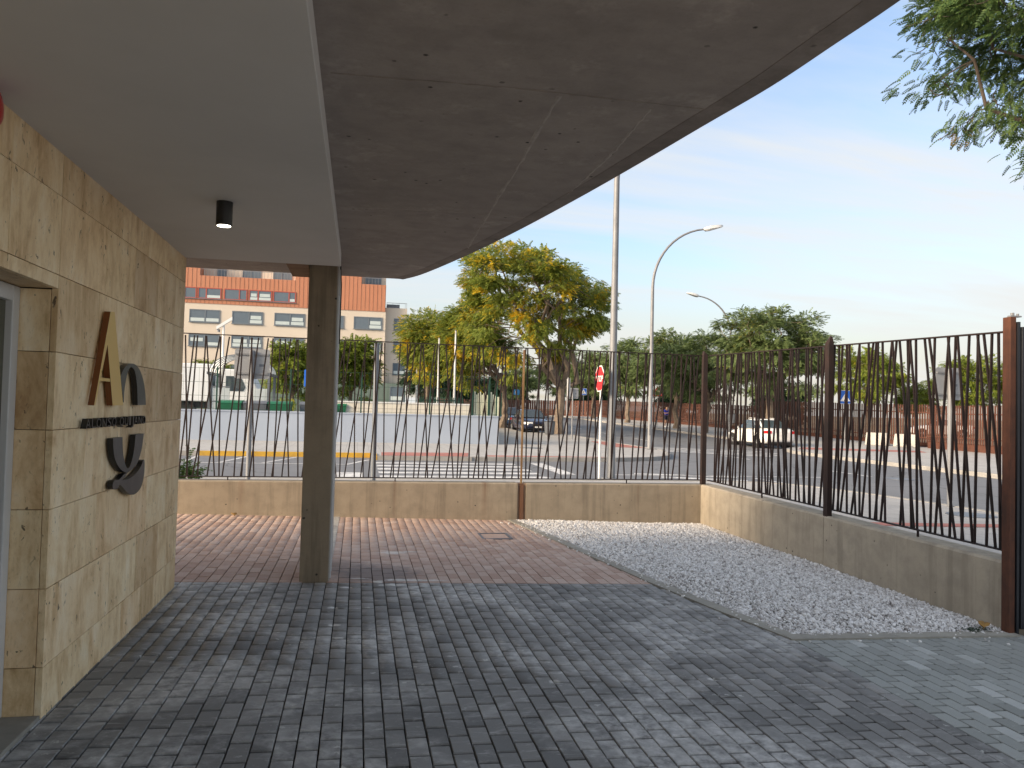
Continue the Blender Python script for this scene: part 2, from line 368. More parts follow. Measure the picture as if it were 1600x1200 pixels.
M['redframe'] = pm('red_frame', (0.42, 0.09, 0.06), rough=0.5)
M['winframe'] = pm('grey_window_frame', (0.16, 0.19, 0.22), rough=0.4)
M['pane'] = m_glass('window_pane', (0.13, 0.17, 0.21), 0.12, 0.6)
M['blind'] = pm('roller_blind', (0.55, 0.62, 0.62), (0.48, 0.56, 0.56), 2, 0.6)
M['greenbase'] = pm('green_grey_render', (0.14, 0.19, 0.165), (0.11, 0.155, 0.135), 0.5, 0.8)
M['green'] = pm('green_plastic', (0.015, 0.16, 0.075), (0.012, 0.12, 0.055), 3, 0.5)
M['greendark'] = pm('dark_green_steel', (0.01, 0.055, 0.035), (0.008, 0.04, 0.025), 3, 0.5)
M['paleyel'] = pm('pale_yellow_slats', (0.66, 0.67, 0.50), (0.58, 0.60, 0.44), 3, 0.6)
M['bark'] = pm('bark', (0.21, 0.165, 0.125), (0.12, 0.092, 0.07), 5, 0.9, 0.6, bd=0.02)
M['barkdark'] = pm('dark_bark', (0.085, 0.066, 0.05), (0.05, 0.038, 0.03), 5, 0.9, 0.6, bd=0.02)
M['leaf_yellow'] = m_leaf('turning_leaves', ((0.115, 0.165, 0.03), (0.20, 0.25, 0.045), (0.31, 0.34, 0.06)), ((0.66, 0.43, 0.02), (0.82, 0.58, 0.035)), 0.825, 0.5, 0.55)
M['leaf_mid'] = m_leaf('green_leaves', ((0.085, 0.13, 0.05), (0.14, 0.195, 0.07), (0.205, 0.255, 0.09)), ((0.20, 0.18, 0.03), (0.26, 0.22, 0.035)), 0.92, 0.3, 0.3)
M['leaf_dark'] = m_leaf('dark_leaves', ((0.012, 0.030, 0.014), (0.022, 0.048, 0.020), (0.035, 0.065, 0.025)), None, 0.9, 0.2)
M['leaf_lime'] = m_leaf('lime_leaves', ((0.11, 0.165, 0.025), (0.19, 0.25, 0.035), (0.29, 0.33, 0.05)), ((0.36, 0.32, 0.04), (0.42, 0.36, 0.05)), 0.90, 0.4)
M['leaf_near'] = m_leaf('near_tree_leaves', ((0.035, 0.075, 0.025), (0.07, 0.125, 0.035), (0.12, 0.17, 0.045)), ((0.24, 0.13, 0.04), (0.20, 0.17, 0.03)), 0.97, 0.3, 0.8)
M['tyre'] = pm('tyre_rubber', (0.018, 0.018, 0.019), rough=0.8)
M['rim'] = pm('alloy_rim', (0.45, 0.45, 0.46), rough=0.35, metal=0.7)
M['carglass'] = m_glass('car_glass', (0.05, 0.07, 0.085), 0.04, 0.9)
M['carwhite'] = NT('white_car_paint'); M['carwhite'].b.inputs['Coat Weight'].default_value = 0.6
M['carwhite'] = M['carwhite'].fin((0.74, 0.74, 0.72), 0.3)
k = NT('navy_car_paint'); k.b.inputs['Coat Weight'].default_value = 0.8; M['carnavy'] = k.fin((0.012, 0.017, 0.045), 0.25)
k = NT('blue_grey_car_paint'); k.b.inputs['Coat Weight'].default_value = 0.8; M['carblue'] = k.fin((0.03, 0.06, 0.12), 0.25)
M['taillight'] = pm('tail_light', (0.55, 0.012, 0.015), rough=0.2)
M['headlight'] = pm('head_light', (0.75, 0.78, 0.8), rough=0.1)
M['skin'] = pm('skin', (0.52, 0.31, 0.21), rough=0.6)
M['shirt'] = pm('blue_shirt', (0.03, 0.045, 0.42), (0.025, 0.035, 0.33), 8, 0.9)
M['shorts'] = pm('dark_shorts', (0.02, 0.022, 0.05), rough=0.9)
M['hair'] = pm('dark_hair', (0.02, 0.014, 0.01), rough=0.7)
M['deadleaf'] = pm('dead_leaf', (0.42, 0.24, 0.06), (0.22, 0.12, 0.04), 30, 0.8)
M['weed'] = m_leaf('weed_leaves', ((0.05, 0.11, 0.03), (0.09, 0.16, 0.04), (0.16, 0.22, 0.06)))
M['vanpanel'] = pm('truck_panel', (0.72, 0.75, 0.77), (0.66, 0.69, 0.71), 1.2, 0.5)
k = NT('frosted_roof_sheet'); c_ = k.mix(k.noise(k.obj(), 2.0), (0.82, 0.86, 0.86), (0.74, 0.78, 0.78)); k.fin(c_, 0.35)
tr_ = k.n.new('ShaderNodeBsdfTranslucent'); k.l.new(c_, tr_.inputs[0]); mx_ = k.n.new('ShaderNodeMixShader'); mx_.inputs[0].default_value = 0.6
k.l.new(k.b.outputs[0], mx_.inputs[1]); k.l.new(tr_.outputs[0], mx_.inputs[2]); k.l.new(mx_.outputs[0], k.out.inputs['Surface']); M['glassroof'] = k.m
M['blockwhite'] = pm('whitewashed_block', (0.46, 0.44, 0.41), (0.37, 0.355, 0.33), 3, 0.85)

# ------------------------------------------------------------------ mesh helpers
class MB:
    def __init__(s): s.v = []; s.f = []; s.mi = []
    def add(s, vs, fs, mi=0):
        o = len(s.v); s.v += [tuple(p) for p in vs]
        for f in fs: s.f.append(tuple(o + i for i in f)); s.mi.append(mi)
        return s
    def box(s, x0, x1, y0, y1, z0, z1, mi=0):
        vs = [(x, y, z) for z in (z0, z1) for y in (y0, y1) for x in (x0, x1)]
        return s.add(vs, [(0, 2, 3, 1), (4, 5, 7, 6), (0, 1, 5, 4), (1, 3, 7, 5), (3, 2, 6, 7), (2, 0, 4, 6)], mi)
    def cbox(s, c, d, mi=0):
        return s.box(c[0] - d[0] / 2, c[0] + d[0] / 2, c[1] - d[1] / 2, c[1] + d[1] / 2, c[2] - d[2] / 2, c[2] + d[2] / 2, mi)
    def prism(s, poly, fn, mi=0, side=None):
        """poly 2D list, fn(p, t) -> 3D for t in (0, 1)"""
        n = len(poly); a = [fn(p, 0) for p in poly]; b = [fn(p, 1) for p in poly]
        s.add(a + b, [tuple(range(n))[::-1], tuple(range(n, 2 * n))], mi)
        o = len(s.v) - 2 * n
        for i in range(n):
            j = (i + 1) % n
            s.f.append((o + i, o + j, o + n + j, o + n + i)); s.mi.append(mi if side is None else side)
        return s
    def tube(s, pts, rad, n=8, mi=0, cap=True):
        pts = [Vector(p) for p in pts]; rad = rad if isinstance(rad, (list, tuple)) else [rad] * len(pts)
        rings = []; pu = None
        for i, p in enumerate(pts):
            d = (pts[min(i + 1, len(pts) - 1)] - pts[max(i - 1, 0)]).normalized()
            if pu is None: pu = d.orthogonal().normalized()
            pu = (pu - d * pu.dot(d))
            pu = pu.normalized() if pu.length > 1e-6 else d.orthogonal().normalized()
            w = d.cross(pu)
            rings.append([p + (pu * math.cos(2 * math.pi * k / n) + w * math.sin(2 * math.pi * k / n)) * rad[i] for k in range(n)])
        o = len(s.v)
        for r_ in rings: s.v += [tuple(q) for q in r_]
        for i in range(len(rings) - 1):
            for k in range(n):
                a = o + i * n + k; b = o + i * n + (k + 1) % n
                s.f.append((a, b, b + n, a + n)); s.mi.append(mi)
        if cap:
            s.f.append(tuple(o + k for k in range(n))[::-1]); s.mi.append(mi)
            e = o + (len(rings) - 1) * n
            s.f.append(tuple(e + k for k in range(n))); s.mi.append(mi)
        return s
    def cyl(s, c, r, h, n=16, axis='z', mi=0, r2=None):
        c = Vector(c); d = {'x': Vector((1, 0, 0)), 'y': Vector((0, 1, 0)), 'z': Vector((0, 0, 1))}[axis]
        return s.tube([c, c + d * h], [r, r if r2 is None else r2], n, mi)
    def lathe(s, c, prof, n=20, axis='z', mi=0):
        c = Vector(c); d = {'x': Vector((1, 0, 0)), 'y': Vector((0, 1, 0)), 'z': Vector((0, 0, 1))}[axis]
        return s.tube([c + d * h for r_, h in prof], [max(r_, 1e-4) for r_, h in prof], n, mi)
    def loft(s, rings, mi=0, closed=True, cap=True):
        n = len(rings[0]); o = len(s.v)
        for r_ in rings: s.v += [tuple(q) for q in r_]
        for i in range(len(rings) - 1):
            for k in range(n if closed else n - 1):
                a = o + i * n + k; b = o + i * n + (k + 1) % n
                s.f.append((a, b, b + n, a + n)); s.mi.append(mi)
        if cap:
            s.f.append(tuple(o + k for k in range(n))[::-1]); s.mi.append(mi)
            e = o + (len(rings) - 1) * n
            s.f.append(tuple(e + k for k in range(n))); s.mi.append(mi)
        return s
    def mesh(s, name, mats, smooth=False):
        me = bpy.data.meshes.new(name); me.from_pydata(s.v, [], s.f)
        mats = mats if isinstance(mats, (list, tuple)) else [mats]
        for m in mats: me.materials.append(M[m] if isinstance(m, str) else m)
        if len(mats) > 1: me.polygons.foreach_set('material_index', s.mi)
        bm = bmesh.new(); bm.from_mesh(me); bmesh.ops.recalc_face_normals(bm, faces=bm.faces); bm.to_mesh(me); bm.free()
        if smooth:
            me.polygons.foreach_set('use_smooth', [True] * len(me.polygons))
            try: me.set_sharp_from_angle(angle=R(smooth if smooth is not True else 40))
            except Exception: pass
        me.update(); return me
    def build(s, name, mats, parent=None, world=True, smooth=False, bevel=0.0):
        if parent is not None and world:
            L = parent.location; s.v = [(a - L.x, b - L.y, c - L.z) for a, b, c in s.v]
        o = bpy.data.objects.new(name, s.mesh(name, mats, smooth)); COL.objects.link(o)
        if parent is not None: o.parent = parent
        if bevel:
            m = o.modifiers.new('bevel', 'BEVEL'); m.width = bevel; m.segments = 2; m.limit_method = 'ANGLE'
        return o

def raw_mesh(name, verts, quads, mat):
    """numpy arrays -> mesh (all faces the same size)"""
    me = bpy.data.meshes.new(name); nv, nf, k = len(verts), len(quads), quads.shape[1]
    me.vertices.add(nv); me.vertices.foreach_set('co', verts.astype(np.float32).ravel())
    me.loops.add(nf * k); me.loops.foreach_set('vertex_index', quads.astype(np.int32).ravel())
    me.polygons.add(nf); me.polygons.foreach_set('loop_start', np.arange(0, nf * k, k, dtype=np.int32))
    me.materials.append(M[mat]); me.update(calc_edges=True); return me

def link(name, me, parent=None, loc=None):
    o = bpy.data.objects.new(name, me); COL.objects.link(o)
    if parent is not None: o.parent = parent
    if loc is not None: o.location = loc
    return o

def tag(o, label=None, cat=None, group=None, kind=None):
    if label: o['label'] = label
    if cat: o['category'] = cat
    if group: o['group'] = group
    if kind: o['kind'] = kind
    return o

def thing(name, label, cat, loc=(0, 0, 0), rz=0.0, group=None):
    o = bpy.data.objects.new(name, None); COL.objects.link(o); o.empty_display_size = 0.2
    o.location = loc; o.rotation_euler = (0, 0, rz)
    return tag(o, label, cat, group)

def copy_tree(o, parent=None):
    c = o.copy(); COL.objects.link(c); c.parent = parent
    for ch in list(o.children): copy_tree(ch, c)
    return c

def zst(y): return 0.016 * min(max(y - 38.0, 0.0), 50.0)      # the street climbs gently beyond the junction
def zc(x): return -0.022 * x                                   # the courtyard falls to the right

def clip(poly, axis, v, keep):
    out = []
    for i in range(len(poly)):
        a, b = poly[i], poly[(i + 1) % len(poly)]
        ia, ib = (a[axis] - v) * keep >= 0, (b[axis] - v) * keep >= 0
        if ia: out.append(a)
        if ia != ib:
            t = (v - a[axis]) / (b[axis] - a[axis]); out.append((a[0] + (b[0] - a[0]) * t, a[1] + (b[1] - a[1]) * t))
    return out

def sheet(name, poly, dz, mat, thick=0.0, parent=None, kind='structure'):
    mb = MB()
    for lo, hi in ((-1e5, 38.0), (38.0, 88.0), (88.0, 1e5)):
        q = clip(clip(poly, 1, lo, 1), 1, hi, -1)
        if len(q) < 3: continue
        mb.add([(x, y, zst(y) + dz) for x, y in q], [tuple(range(len(q)))])
    if thick:
        n = len(poly)
        for i in range(n):
            a, b = poly[i], poly[(i + 1) % n]
            cuts = [a] + sorted([(a[0] + (b[0] - a[0]) * (v - a[1]) / (b[1] - a[1]), v) for v in (38.0, 88.0) if (a[1] - v) * (b[1] - v) < 0], key=lambda p: (p[1] - a[1]) ** 2) + [b]
            for p, q in zip(cuts, cuts[1:]):
                mb.add([(p[0], p[1], zst(p[1]) + dz), (q[0], q[1], zst(q[1]) + dz), (q[0], q[1], zst(q[1]) + dz - thick), (p[0], p[1], zst(p[1]) + dz - thick)], [(0, 1, 2, 3)])
    o = mb.build(name, mat, parent)
    if kind and parent is None: o['kind'] = kind
    return o

# ================================================================== STREET: ground, road, pavements
sheet('ground', [(-1500, -1500), (1500, -1500), (1500, 2500), (-1500, 2500)], -0.30, 'soil')
sheet('road', [(-120, 12.0), (6.0, 12.0), (6.0, -60), (30, -60), (30, 200), (4, 200), (4, 30), (-120, 30)], -0.125, 'asphalt')

def pavement(name, poly, kerb, kmat='kerb'):
    o = sheet(name, poly, 0.0, 'pavement', 0.3)
    kb = MB()
    for (a, b) in zip(kerb, kerb[1:]):
        pts = [a, b]
        for v in (38.0, 88.0):
            if (a[1] - v) * (b[1] - v) < 0: pts.insert(1, (a[0] + (b[0] - a[0]) * (v - a[1]) / (b[1] - a[1]), v))
        for p, q in zip(pts, pts[1:]):
            d = Vector((q[0] - p[0], q[1] - p[1])).normalized(); nrm = Vector((-d.y, d.x)) * 0.15
            ring = lambda c: [(c[0] - nrm.x * 0.12, c[1] - nrm.y * 0.12, zst(c[1]) - 0.29), (c[0] - nrm.x * 0.06, c[1] - nrm.y * 0.06, zst(c[1]) - 0.01),
                              (c[0], c[1], zst(c[1]) + 0.012), (c[0] + nrm.x, c[1] + nrm.y, zst(c[1]) + 0.012), (c[0] + nrm.x, c[1] + nrm.y, zst(c[1]) - 0.29)]
            kb.loft([ring(p), ring(q)])
    ko = kb.build('kerb', kmat, o)
    return o

near_k = [(-120, 17.2), (8.6, 17.2), (9.4, 17.0), (10.0, 16.2), (10.4, 14.8), (10.7, 13.0), (10.85, 11.0), (10.85, -60)]
pavement('near_pavement', [(-120, 11.66)] + near_k + [(5.48, -60), (5.48, 11.66)], near_k)
isl_k = [(3.6, 25.0), (8.6, 25.5), (10.2, 26.2), (11.2, 27.2), (11.9, 28.8), (12.6, 31.2), (12.7, 35.4), (12.4, 44.6), (11.8, 46.3), (9.9, 46.9), (9.9, 92), (8.0, 140)]
bay_k = [(-120, 26.1), (0.5, 26.1), (0.6, 25.0), (3.6, 25.0)]
corner = pavement('corner_pavement', [(-120, 26.1), (0.5, 26.1), (0.6, 25.0)] + isl_k + [(2.0, 140), (2.0, 60), (-120, 60)], isl_k)
kb = MB(); kb.box(-4.85, 0.46, 26.0, 26.16, -0.28, 0.025); kb.build('yellow_kerb', 'yellow', corner)
kb = MB(); kb.box(-60, -4.86, 26.0, 26.16, -0.28, 0.022); kb.build('kerb', 'kerb', corner)
kb = MB(); kb.box(0.47, 0.62, 24.95, 26.16, -0.28, 0.028); kb.build('yellow_kerb', 'yellow', corner)
kb = MB(); kb.box(0.63, 3.6, 24.95, 25.08, -0.28, 0.008); kb.build('dropped_kerb', 'kerb', corner)
far_k = [(18.3, -60), (18.5, 20), (18.7, 28), (19.1, 32.2), (19.9, 34.2), (21.6, 36.2), (22.4, 37.5), (22.6, 50), (22.9, 66), (23.6, 90), (25, 140)][::-1]
pavement('far_pavement', far_k + [(60, -60), (60, 30), (33, 38), (33, 140)], far_k)

def marking(name, poly, dz=-0.121, mat='white_line', parent=None):
    return sheet(name, poly, dz, mat)
def stroke(a, b, w):
    d = (Vector(b) - Vector(a)).normalized(); n = Vector((-d.y, d.x)) * w / 2
    return [(a[0] + n.x, a[1] + n.y), (b[0] + n.x, b[1] + n.y), (b[0] - n.x, b[1] - n.y), (a[0] - n.x, a[1] - n.y)]
for i in range(6):
    y = 17.9 + i * 1.12
    marking('crossing_stripe', [(0.55, y), (4.75, y), (4.75, y + 0.5), (0.55, y + 0.5)])
marking('stop_line', stroke((5.5, 20.2), (5.55, 24.4), 0.42))
marking('centre_line', stroke((6.6, 20.3), (13.0, 20.0), 0.12))
for a, b in (((-4.75, 23.4), (-4.85, 25.95)), ((-3.8, 23.2), (-3.35, 25.9)), ((-2.6, 23.2), (-1.85, 25.9)), ((-0.3, 22.9), (0.35, 24.9)), ((-9.5, 23.3), (-9.5, 25.9)), ((-9.5, 23.3), (-0.3, 23.0))):
    marking('bay_line', stroke(a, b, 0.12))
marking('give_way_block', [(-0.75, 18.2), (0.15, 18.2), (0.15, 20.3), (-0.75, 20.3)])
for a, b in (((12.9, 36.3), (18.4, 33.4)), ((12.95, 35.2), (18.2, 31.9)), ((12.9, 34.2), (17.5, 30.6)), ((12.8, 33.1), (16.7, 29.8))):
    marking('crossing_stripe', stroke(a, b, 0.42))
for a, b in (((7.9, 19.7), (9.9, 18.8)), ((7.9, 18.8), (9.7, 17.9)), ((7.5, 20.7), (10.1, 19.8))):
    marking('crossing_stripe', stroke(a, b, 0.35))
marking('edge_line', stroke((10.5, 19.6), (10.75, 15.4), 0.14)); marking('edge_line', stroke((10.75, 15.4), (11.05, 12.5), 0.14))
for y in range(-2, 15): 
    if y in (4,): continue
    yy = 6 + y * 7.2
    xx = 14.6 if yy < 30 else 15.6 + 0.012 * yy
    marking('lane_dash', stroke((xx, yy), (xx, yy + 2.4), 0.13))
marking('lane_dash', stroke((13.0, 46.6), (13.45, 43.6), 0.14))
marking('stop_line', stroke((10.95, 12.55), (14.4, 12.15), 0.4))
sheet('red_tactile_strip', [(0.75, 25.2), (3.5, 25.2), (3.8, 27.2), (0.8, 26.9)], 0.006, 'tactile')
sheet('red_tactile_strip', [(4.2, 26.0), (4.2, 25.1), (8.3, 25.45), (8.3, 25.9)], 0.006, 'tactile')
sheet('red_tactile_strip', [(11.0, 33.0), (12.4, 32.6), (12.4, 38.5), (11.6, 38.5)], 0.006, 'tactile')
sheet('red_tactile_strip', [(20.3, 33.8), (26.0, 32.3), (27.0, 34.0), (21.8, 35.8)], 0.006, 'tactile')
sheet('red_tactile_strip', [(6.4, 10.9), (10.6, 10.35), (10.6, 10.0), (6.4, 10.55)], 0.006, 'tactile')
sheet('red_tactile_strip', [(5.9, 7.6), (10.6, 7.2), (10.6, 5.6), (5.9, 6.0)], 0.006, 'tactile')

# ================================================================== COURTYARD FLOOR
YB = 7.25                                   # line between dark and red pavers
XB = 3.232                                  # line between dark and light grey pavers
WX, LY = 0.102, 0.204
def edge_x(y):                              # paver side of the gravel edging
    pts = [(11.5, 2.18), (10.97, 2.25), (9.09, 2.55), (7.25, 2.82), (6.2, 3.02), (5.36, 3.21)]
    if y <= pts[-1][0]: return 3.21
    for (y1, x1), (y0, x0) in zip(pts, pts[1:]):
        if y0 <= y <= y1: return x0 + (x1 - x0) * (y - y0) / (y1 - y0)
    return 2.18

def paver_mesh(L, mat):
    w, l, c, h = WX - 0.0065, L - (0.010 if mat == 'paver_red' else 0.018), (0.003 if mat == 'paver_red' else 0.006), 0.05
    mb = MB()
    a = [(-w / 2, -l / 2), (w / 2, -l / 2), (w / 2, l / 2), (-w / 2, l / 2)]
    e = 0.003; i = [(-w / 2 + e, -l / 2 + c), (w / 2 - e, -l / 2 + c), (w / 2 - e, l / 2 - c), (-w / 2 + e, l / 2 - c)]
    mb.loft([[(x, y, -h) for x, y in a], [(x, y, -c * 0.8) for x, y in a], [(x, y, 0) for x, y in i]])
    return mb.mesh('paver', mat)
def in_view(x, y):
    v = cam.matrix_world.inverted() @ Vector((x, y, zc(x)))
    if v.z > -0.1: return None
    px, py = 800 + 1230 * v.x / -v.z, 600 - 1230 * v.y / -v.z
    return (-v.z) if (-15 < px < 1615 and py < 1215) else None

def lay(struct, mat, ymin, ymax, inside, rows_up):
    items = []
    i0, i1 = -60, 90
    for i in range(i0, i1):
        x = 0.07 + (i + 0.5) * WX
        segs = []
        if rows_up:
            y = ymax if False else YB
            first = LY / 2 if i % 2 else LY
            while y < ymax - 0.02:
                l = min(first, ymax - y); segs.append((y + l / 2, l)); y += l; first = LY
        else:
            y = YB; first = LY if i % 2 else LY / 2
            while y > ymin:
                segs.append((y - first / 2, first)); y -= first; first = LY
        for (cy, l) in segs:
            if ymin < cy < ymax and inside(x, cy): items.append((x, cy, l))
    vis = sorted([(in_view(x, y), x, y, l) for x, y, l in items if in_view(x, y) and abs(l - LY) < 1e-3 and not (x < -1.55 and y < YB)])
    chosen = set((x, y) for _, x, y, _ in vis[:300])
    me = paver_mesh(LY, mat)
    tilt = math.atan(0.022)
    pr = random.Random(3)
    V, Q = [], []
    for x, y, l in items:
        tx, ty = pr.gauss(0, 0.0022), pr.gauss(0, 0.0028); dz = pr.gauss(0, 0.0009); rz = pr.gauss(0, 0.004)
        dx, dy = pr.gauss(0, 0.0007), pr.gauss(0, 0.001)
        rot = Euler((tx, tilt + ty, rz)).to_matrix()
        if (x, y) in chosen:
            o = link('paver', me, struct); o.location = (x + dx, y + dy, zc(x) + dz); o.rotation_euler = (tx, tilt + ty, rz)
        else:
            w, c, h = WX - 0.0065, (0.003 if mat == 'paver_red' else 0.006), 0.03; l2 = l - (0.010 if mat == 'paver_red' else 0.018)
            pts = []
            for (qw, ql, z) in ((w, l2, -h), (w, l2, -c * 0.8), (w - 0.006, l2 - 2 * c, 0)):
                pts += [(-qw / 2, -ql / 2, z), (qw / 2, -ql / 2, z), (qw / 2, ql / 2, z), (-qw / 2, ql / 2, z)]
            b = len(V)
            for p in pts:
                q = rot @ Vector(p); V.append((q.x + x + dx, q.y + y + dy, q.z + zc(x) + dz))
            for r0 in (0, 4):
                for k_ in range(4): Q.append((b + r0 + k_, b + r0 + (k_ + 1) % 4, b + r0 + 4 + (k_ + 1) % 4, b + r0 + 4 + k_))
            Q.append((b + 8, b + 9, b + 10, b + 11))
    if V:
        o = link('paver_field', raw_mesh('paver_field', np.array(V), np.array(Q), mat), struct); o['kind'] = 'stuff'

def bed(name, poly, dz, mat):
    mb = MB(); mb.add([(x, y, zc(x) + dz) for x, y in poly], [tuple(range(len(poly)))])
    o = mb.build(name, mat); o['kind'] = 'structure'; return o

b_dark = bed('dark_paving', [(-1.9, 0.5), (XB + 0.01, 0.5), (XB + 0.01, 5.4), (edge_x(6.2), 6.2), (edge_x(YB), YB), (-1.9, YB)], -0.026, 'joint')
lay(b_dark, 'paver_dark', 1.6, YB, lambda x, y: -1.56 < x < (XB if y < 5.47 else edge_x(y) + 0.03), False)
b_red = bed('red_paving', [(-7, YB), (edge_x(YB), YB), (edge_x(9.09), 9.09), (2.18, 11.45), (-7, 11.45)], -0.026, 'joint')
lay(b_red, 'paver_red', YB, 11.42, lambda x, y: -4.6 < x < edge_x(y) + 0.03 and not (-0.45 < x < -0.24 and y < 8.2) and not (1.56 < x < 1.95 and 9.72 < y < 10.17) and not (-0.34 < x < -0.21 and y > 8.4), True)
b_bounce = bed('bounce_ground', [(-40, -40), (5.46, -40), (5.46, 0.49), (-1.9, 0.49), (-9.0, 0.49), (-9.0, 8.0), (-40, 8.0)], -0.004, 'pavement')  # unseen pale ground behind the camera, added to bounce light under the canopy
b_grey = bed('grey_paving', [(XB + 0.01, 0.5), (5.46, 0.5), (5.46, 5.4), (XB + 0.01, 5.4)], -0.0265, 'joint')
lay(b_grey, 'paver_grey', 1.6, 5.47, lambda x, y: XB < x < 5.44, False)

# pale edging round the gravel bed
ed = MB()
path = [(edge_x(y), y) for y in (11.42, 10.2, 9.09, 8.2, 7.25, 6.7, 6.2, 5.8, 5.42)]
def ribbon(mb, path, w, z0, z1, side=1):
    L_ = []
    for i, p in enumerate(path):
        a = Vector(path[max(i - 1, 0)]); b = Vector(path[min(i + 1, len(path) - 1)]); d = (b - a).normalized(); n = Vector((-d.y, d.x)) * w * side
        L_.append([(p[0], p[1], zc(p[0]) + z0), (p[0], p[1], zc(p[0]) + z1), (p[0] + n.x, p[1] + n.y, zc(p[0] + n.x) + z1), (p[0] + n.x, p[1] + n.y, zc(p[0] + n.x) + z0)])
    mb.loft(L_)
ribbon(ed, path, 0.13, -0.05, 0.011, 1)
o = ed.build('gravel_edging', 'edging'); tag(o, kind='structure')
ed = MB(); ribbon(ed, [(3.20, 5.375), (4.2, 5.39), (5.22, 5.41)], 0.13, -0.05, 0.013, 1)
o2 = ed.build('edging_strip', 'edging', o)
ed = MB(); ribbon(ed, [(-0.215, 8.42), (-0.215, 11.4)], 0.11, -0.05, 0.004, 1)
o3 = ed.build('pale_floor_strip', 'colside'); tag(o3, kind='structure')

# gravel: base sheet and loose crushed stones
def gz(x, y):
    d = min(x - edge_x(y) - 0.12, 5.25 - x, y - 5.50, 11.42 - y)
    return zc(x) - 0.005 + 0.035 * min(max(d / 0.5, 0), 1) + 0.012 * math.sin(x * 2.3 + 1) * math.sin(y * 1.7)
gb = MB(); gy_ = [5.45 + 5.98 * i / 30 for i in range(31)]
rows = [[(edge_x(y) + 0.1 + (5.28 - edge_x(y) - 0.1) * j / 14) for j in range(15)] for y in gy_]
vv = [(x, y, gz(x, y) - 0.012) for y, row in zip(gy_, rows) for x in row]
gb.add(vv, [(i * 15 + j, i * 15 + j + 1, (i + 1) * 15 + j + 1, (i + 1) * 15 + j) for i in range(30) for j in range(14)])
g0 = gb.build('gravel_bed', 'gravelbed'); tag(g0, kind='structure')
nr = np.random.RandomState(4)
ok, tries = [], 0
while len(ok) < 62000:
    y = nr.uniform(5.47, 11.40, 4000); x = nr.uniform(2.3, 5.23, 4000)
    for a, b in zip(x, y):
        if a > edge_x(b) + 0.105: ok.append((a, b))
ok += [(edge_x(b) + nr.uniform(-0.22, 0.12), b) for b in nr.uniform(10.0, 11.3, 25)] + [(edge_x(b) + 0.13 - abs(nr.normal(0, 0.10)), b) for b in nr.uniform(5.5, 11.0, 110)] + [(a, 5.50 - abs(nr.normal(0, 0.10))) for a in nr.uniform(3.2, 5.1, 60)]
ok = np.array(ok[-62195:]); n = len(ok)
base = np.array([(x, y, z) for z in (-1, 1) for y in (-1, 1) for x in (-1, 1)], float)
base[:, :2] *= np.where(base[:, 2:3] > 0, 0.62, 1.0)
sc = nr.lognormal(0, 0.32, (n, 1, 1)) * 0.0074 * (1 + 0.0 * ok[:, :1, None])
P = base[None] * nr.uniform(0.6, 1.35, (n, 1, 3)) + nr.uniform(-0.38, 0.38, (n, 8, 3))
ang = nr.uniform(0, 2 * math.pi, (n, 3)); ang[:, :2] = nr.normal(0, 0.55, (n, 2))
def rotm(a):
    cx, cy, cz = np.cos(a).T; sx, sy, sz = np.sin(a).T; z = np.zeros_like(cx); o_ = np.ones_like(cx)
    Rx = np.stack([o_, z, z, z, cx, -sx, z, sx, cx], 1).reshape(-1, 3, 3)
    Ry = np.stack([cy, z, sy, z, o_, z, -sy, z, cy], 1).reshape(-1, 3, 3)
    Rz = np.stack([cz, -sz, z, sz, cz, z, z, z, o_], 1).reshape(-1, 3, 3)
    return Rz @ Ry @ Rx
P = np.einsum('nij,nkj->nki', rotm(ang), P * sc)
zz_ = np.array([gz(a, b) if a > edge_x(b) + 0.1 else zc(a) + 0.006 for a, b in ok]) + nr.uniform(-0.004, 0.012, n)
P += np.concatenate([ok, zz_[:, None]], 1)[:, None, :]
cube_q = np.array([(0, 2, 3, 1), (4, 5, 7, 6), (0, 1, 5, 4), (1, 3, 7, 5), (3, 2, 6, 7), (2, 0, 4, 6)])
Q = (cube_q[None] + (np.arange(n) * 8)[:, None, None]).reshape(-1, 4)
go = link('gravel', raw_mesh('gravel', P.reshape(-1, 3), Q, 'gravel'))
tag(go, 'white crushed gravel spread in the bed along the parapets', 'gravel', kind='stuff')

mh = thing('manhole_cover', 'small square metal cover set in the red pavers', 'manhole cover', (1.75, 9.945, zc(1.75)))
m_ = MB(); m_.box(1.56, 1.95, 9.72, 9.755, -0.09, -0.033); m_.box(1.56, 1.95, 10.135, 10.17, -0.09, -0.033); m_.box(1.56, 1.59, 9.756, 10.134, -0.09, -0.033); m_.box(1.92, 1.95, 9.756, 10.134, -0.09, -0.033); m_.build('frame', 'galvdark', mh)
m_ = MB(); m_.box(1.594, 1.916, 9.76, 10.13, -0.09, -0.040); m_.build('lid', 'paver_red', mh)

# ================================================================== OWN BUILDING
XW, YE, ZC = -1.47, 7.06, 2.80
bld = thing('entrance_building', 'stone clad building with white ceiling and concrete canopy over the paved yard', 'building', (-3.0, 2.0, 0))
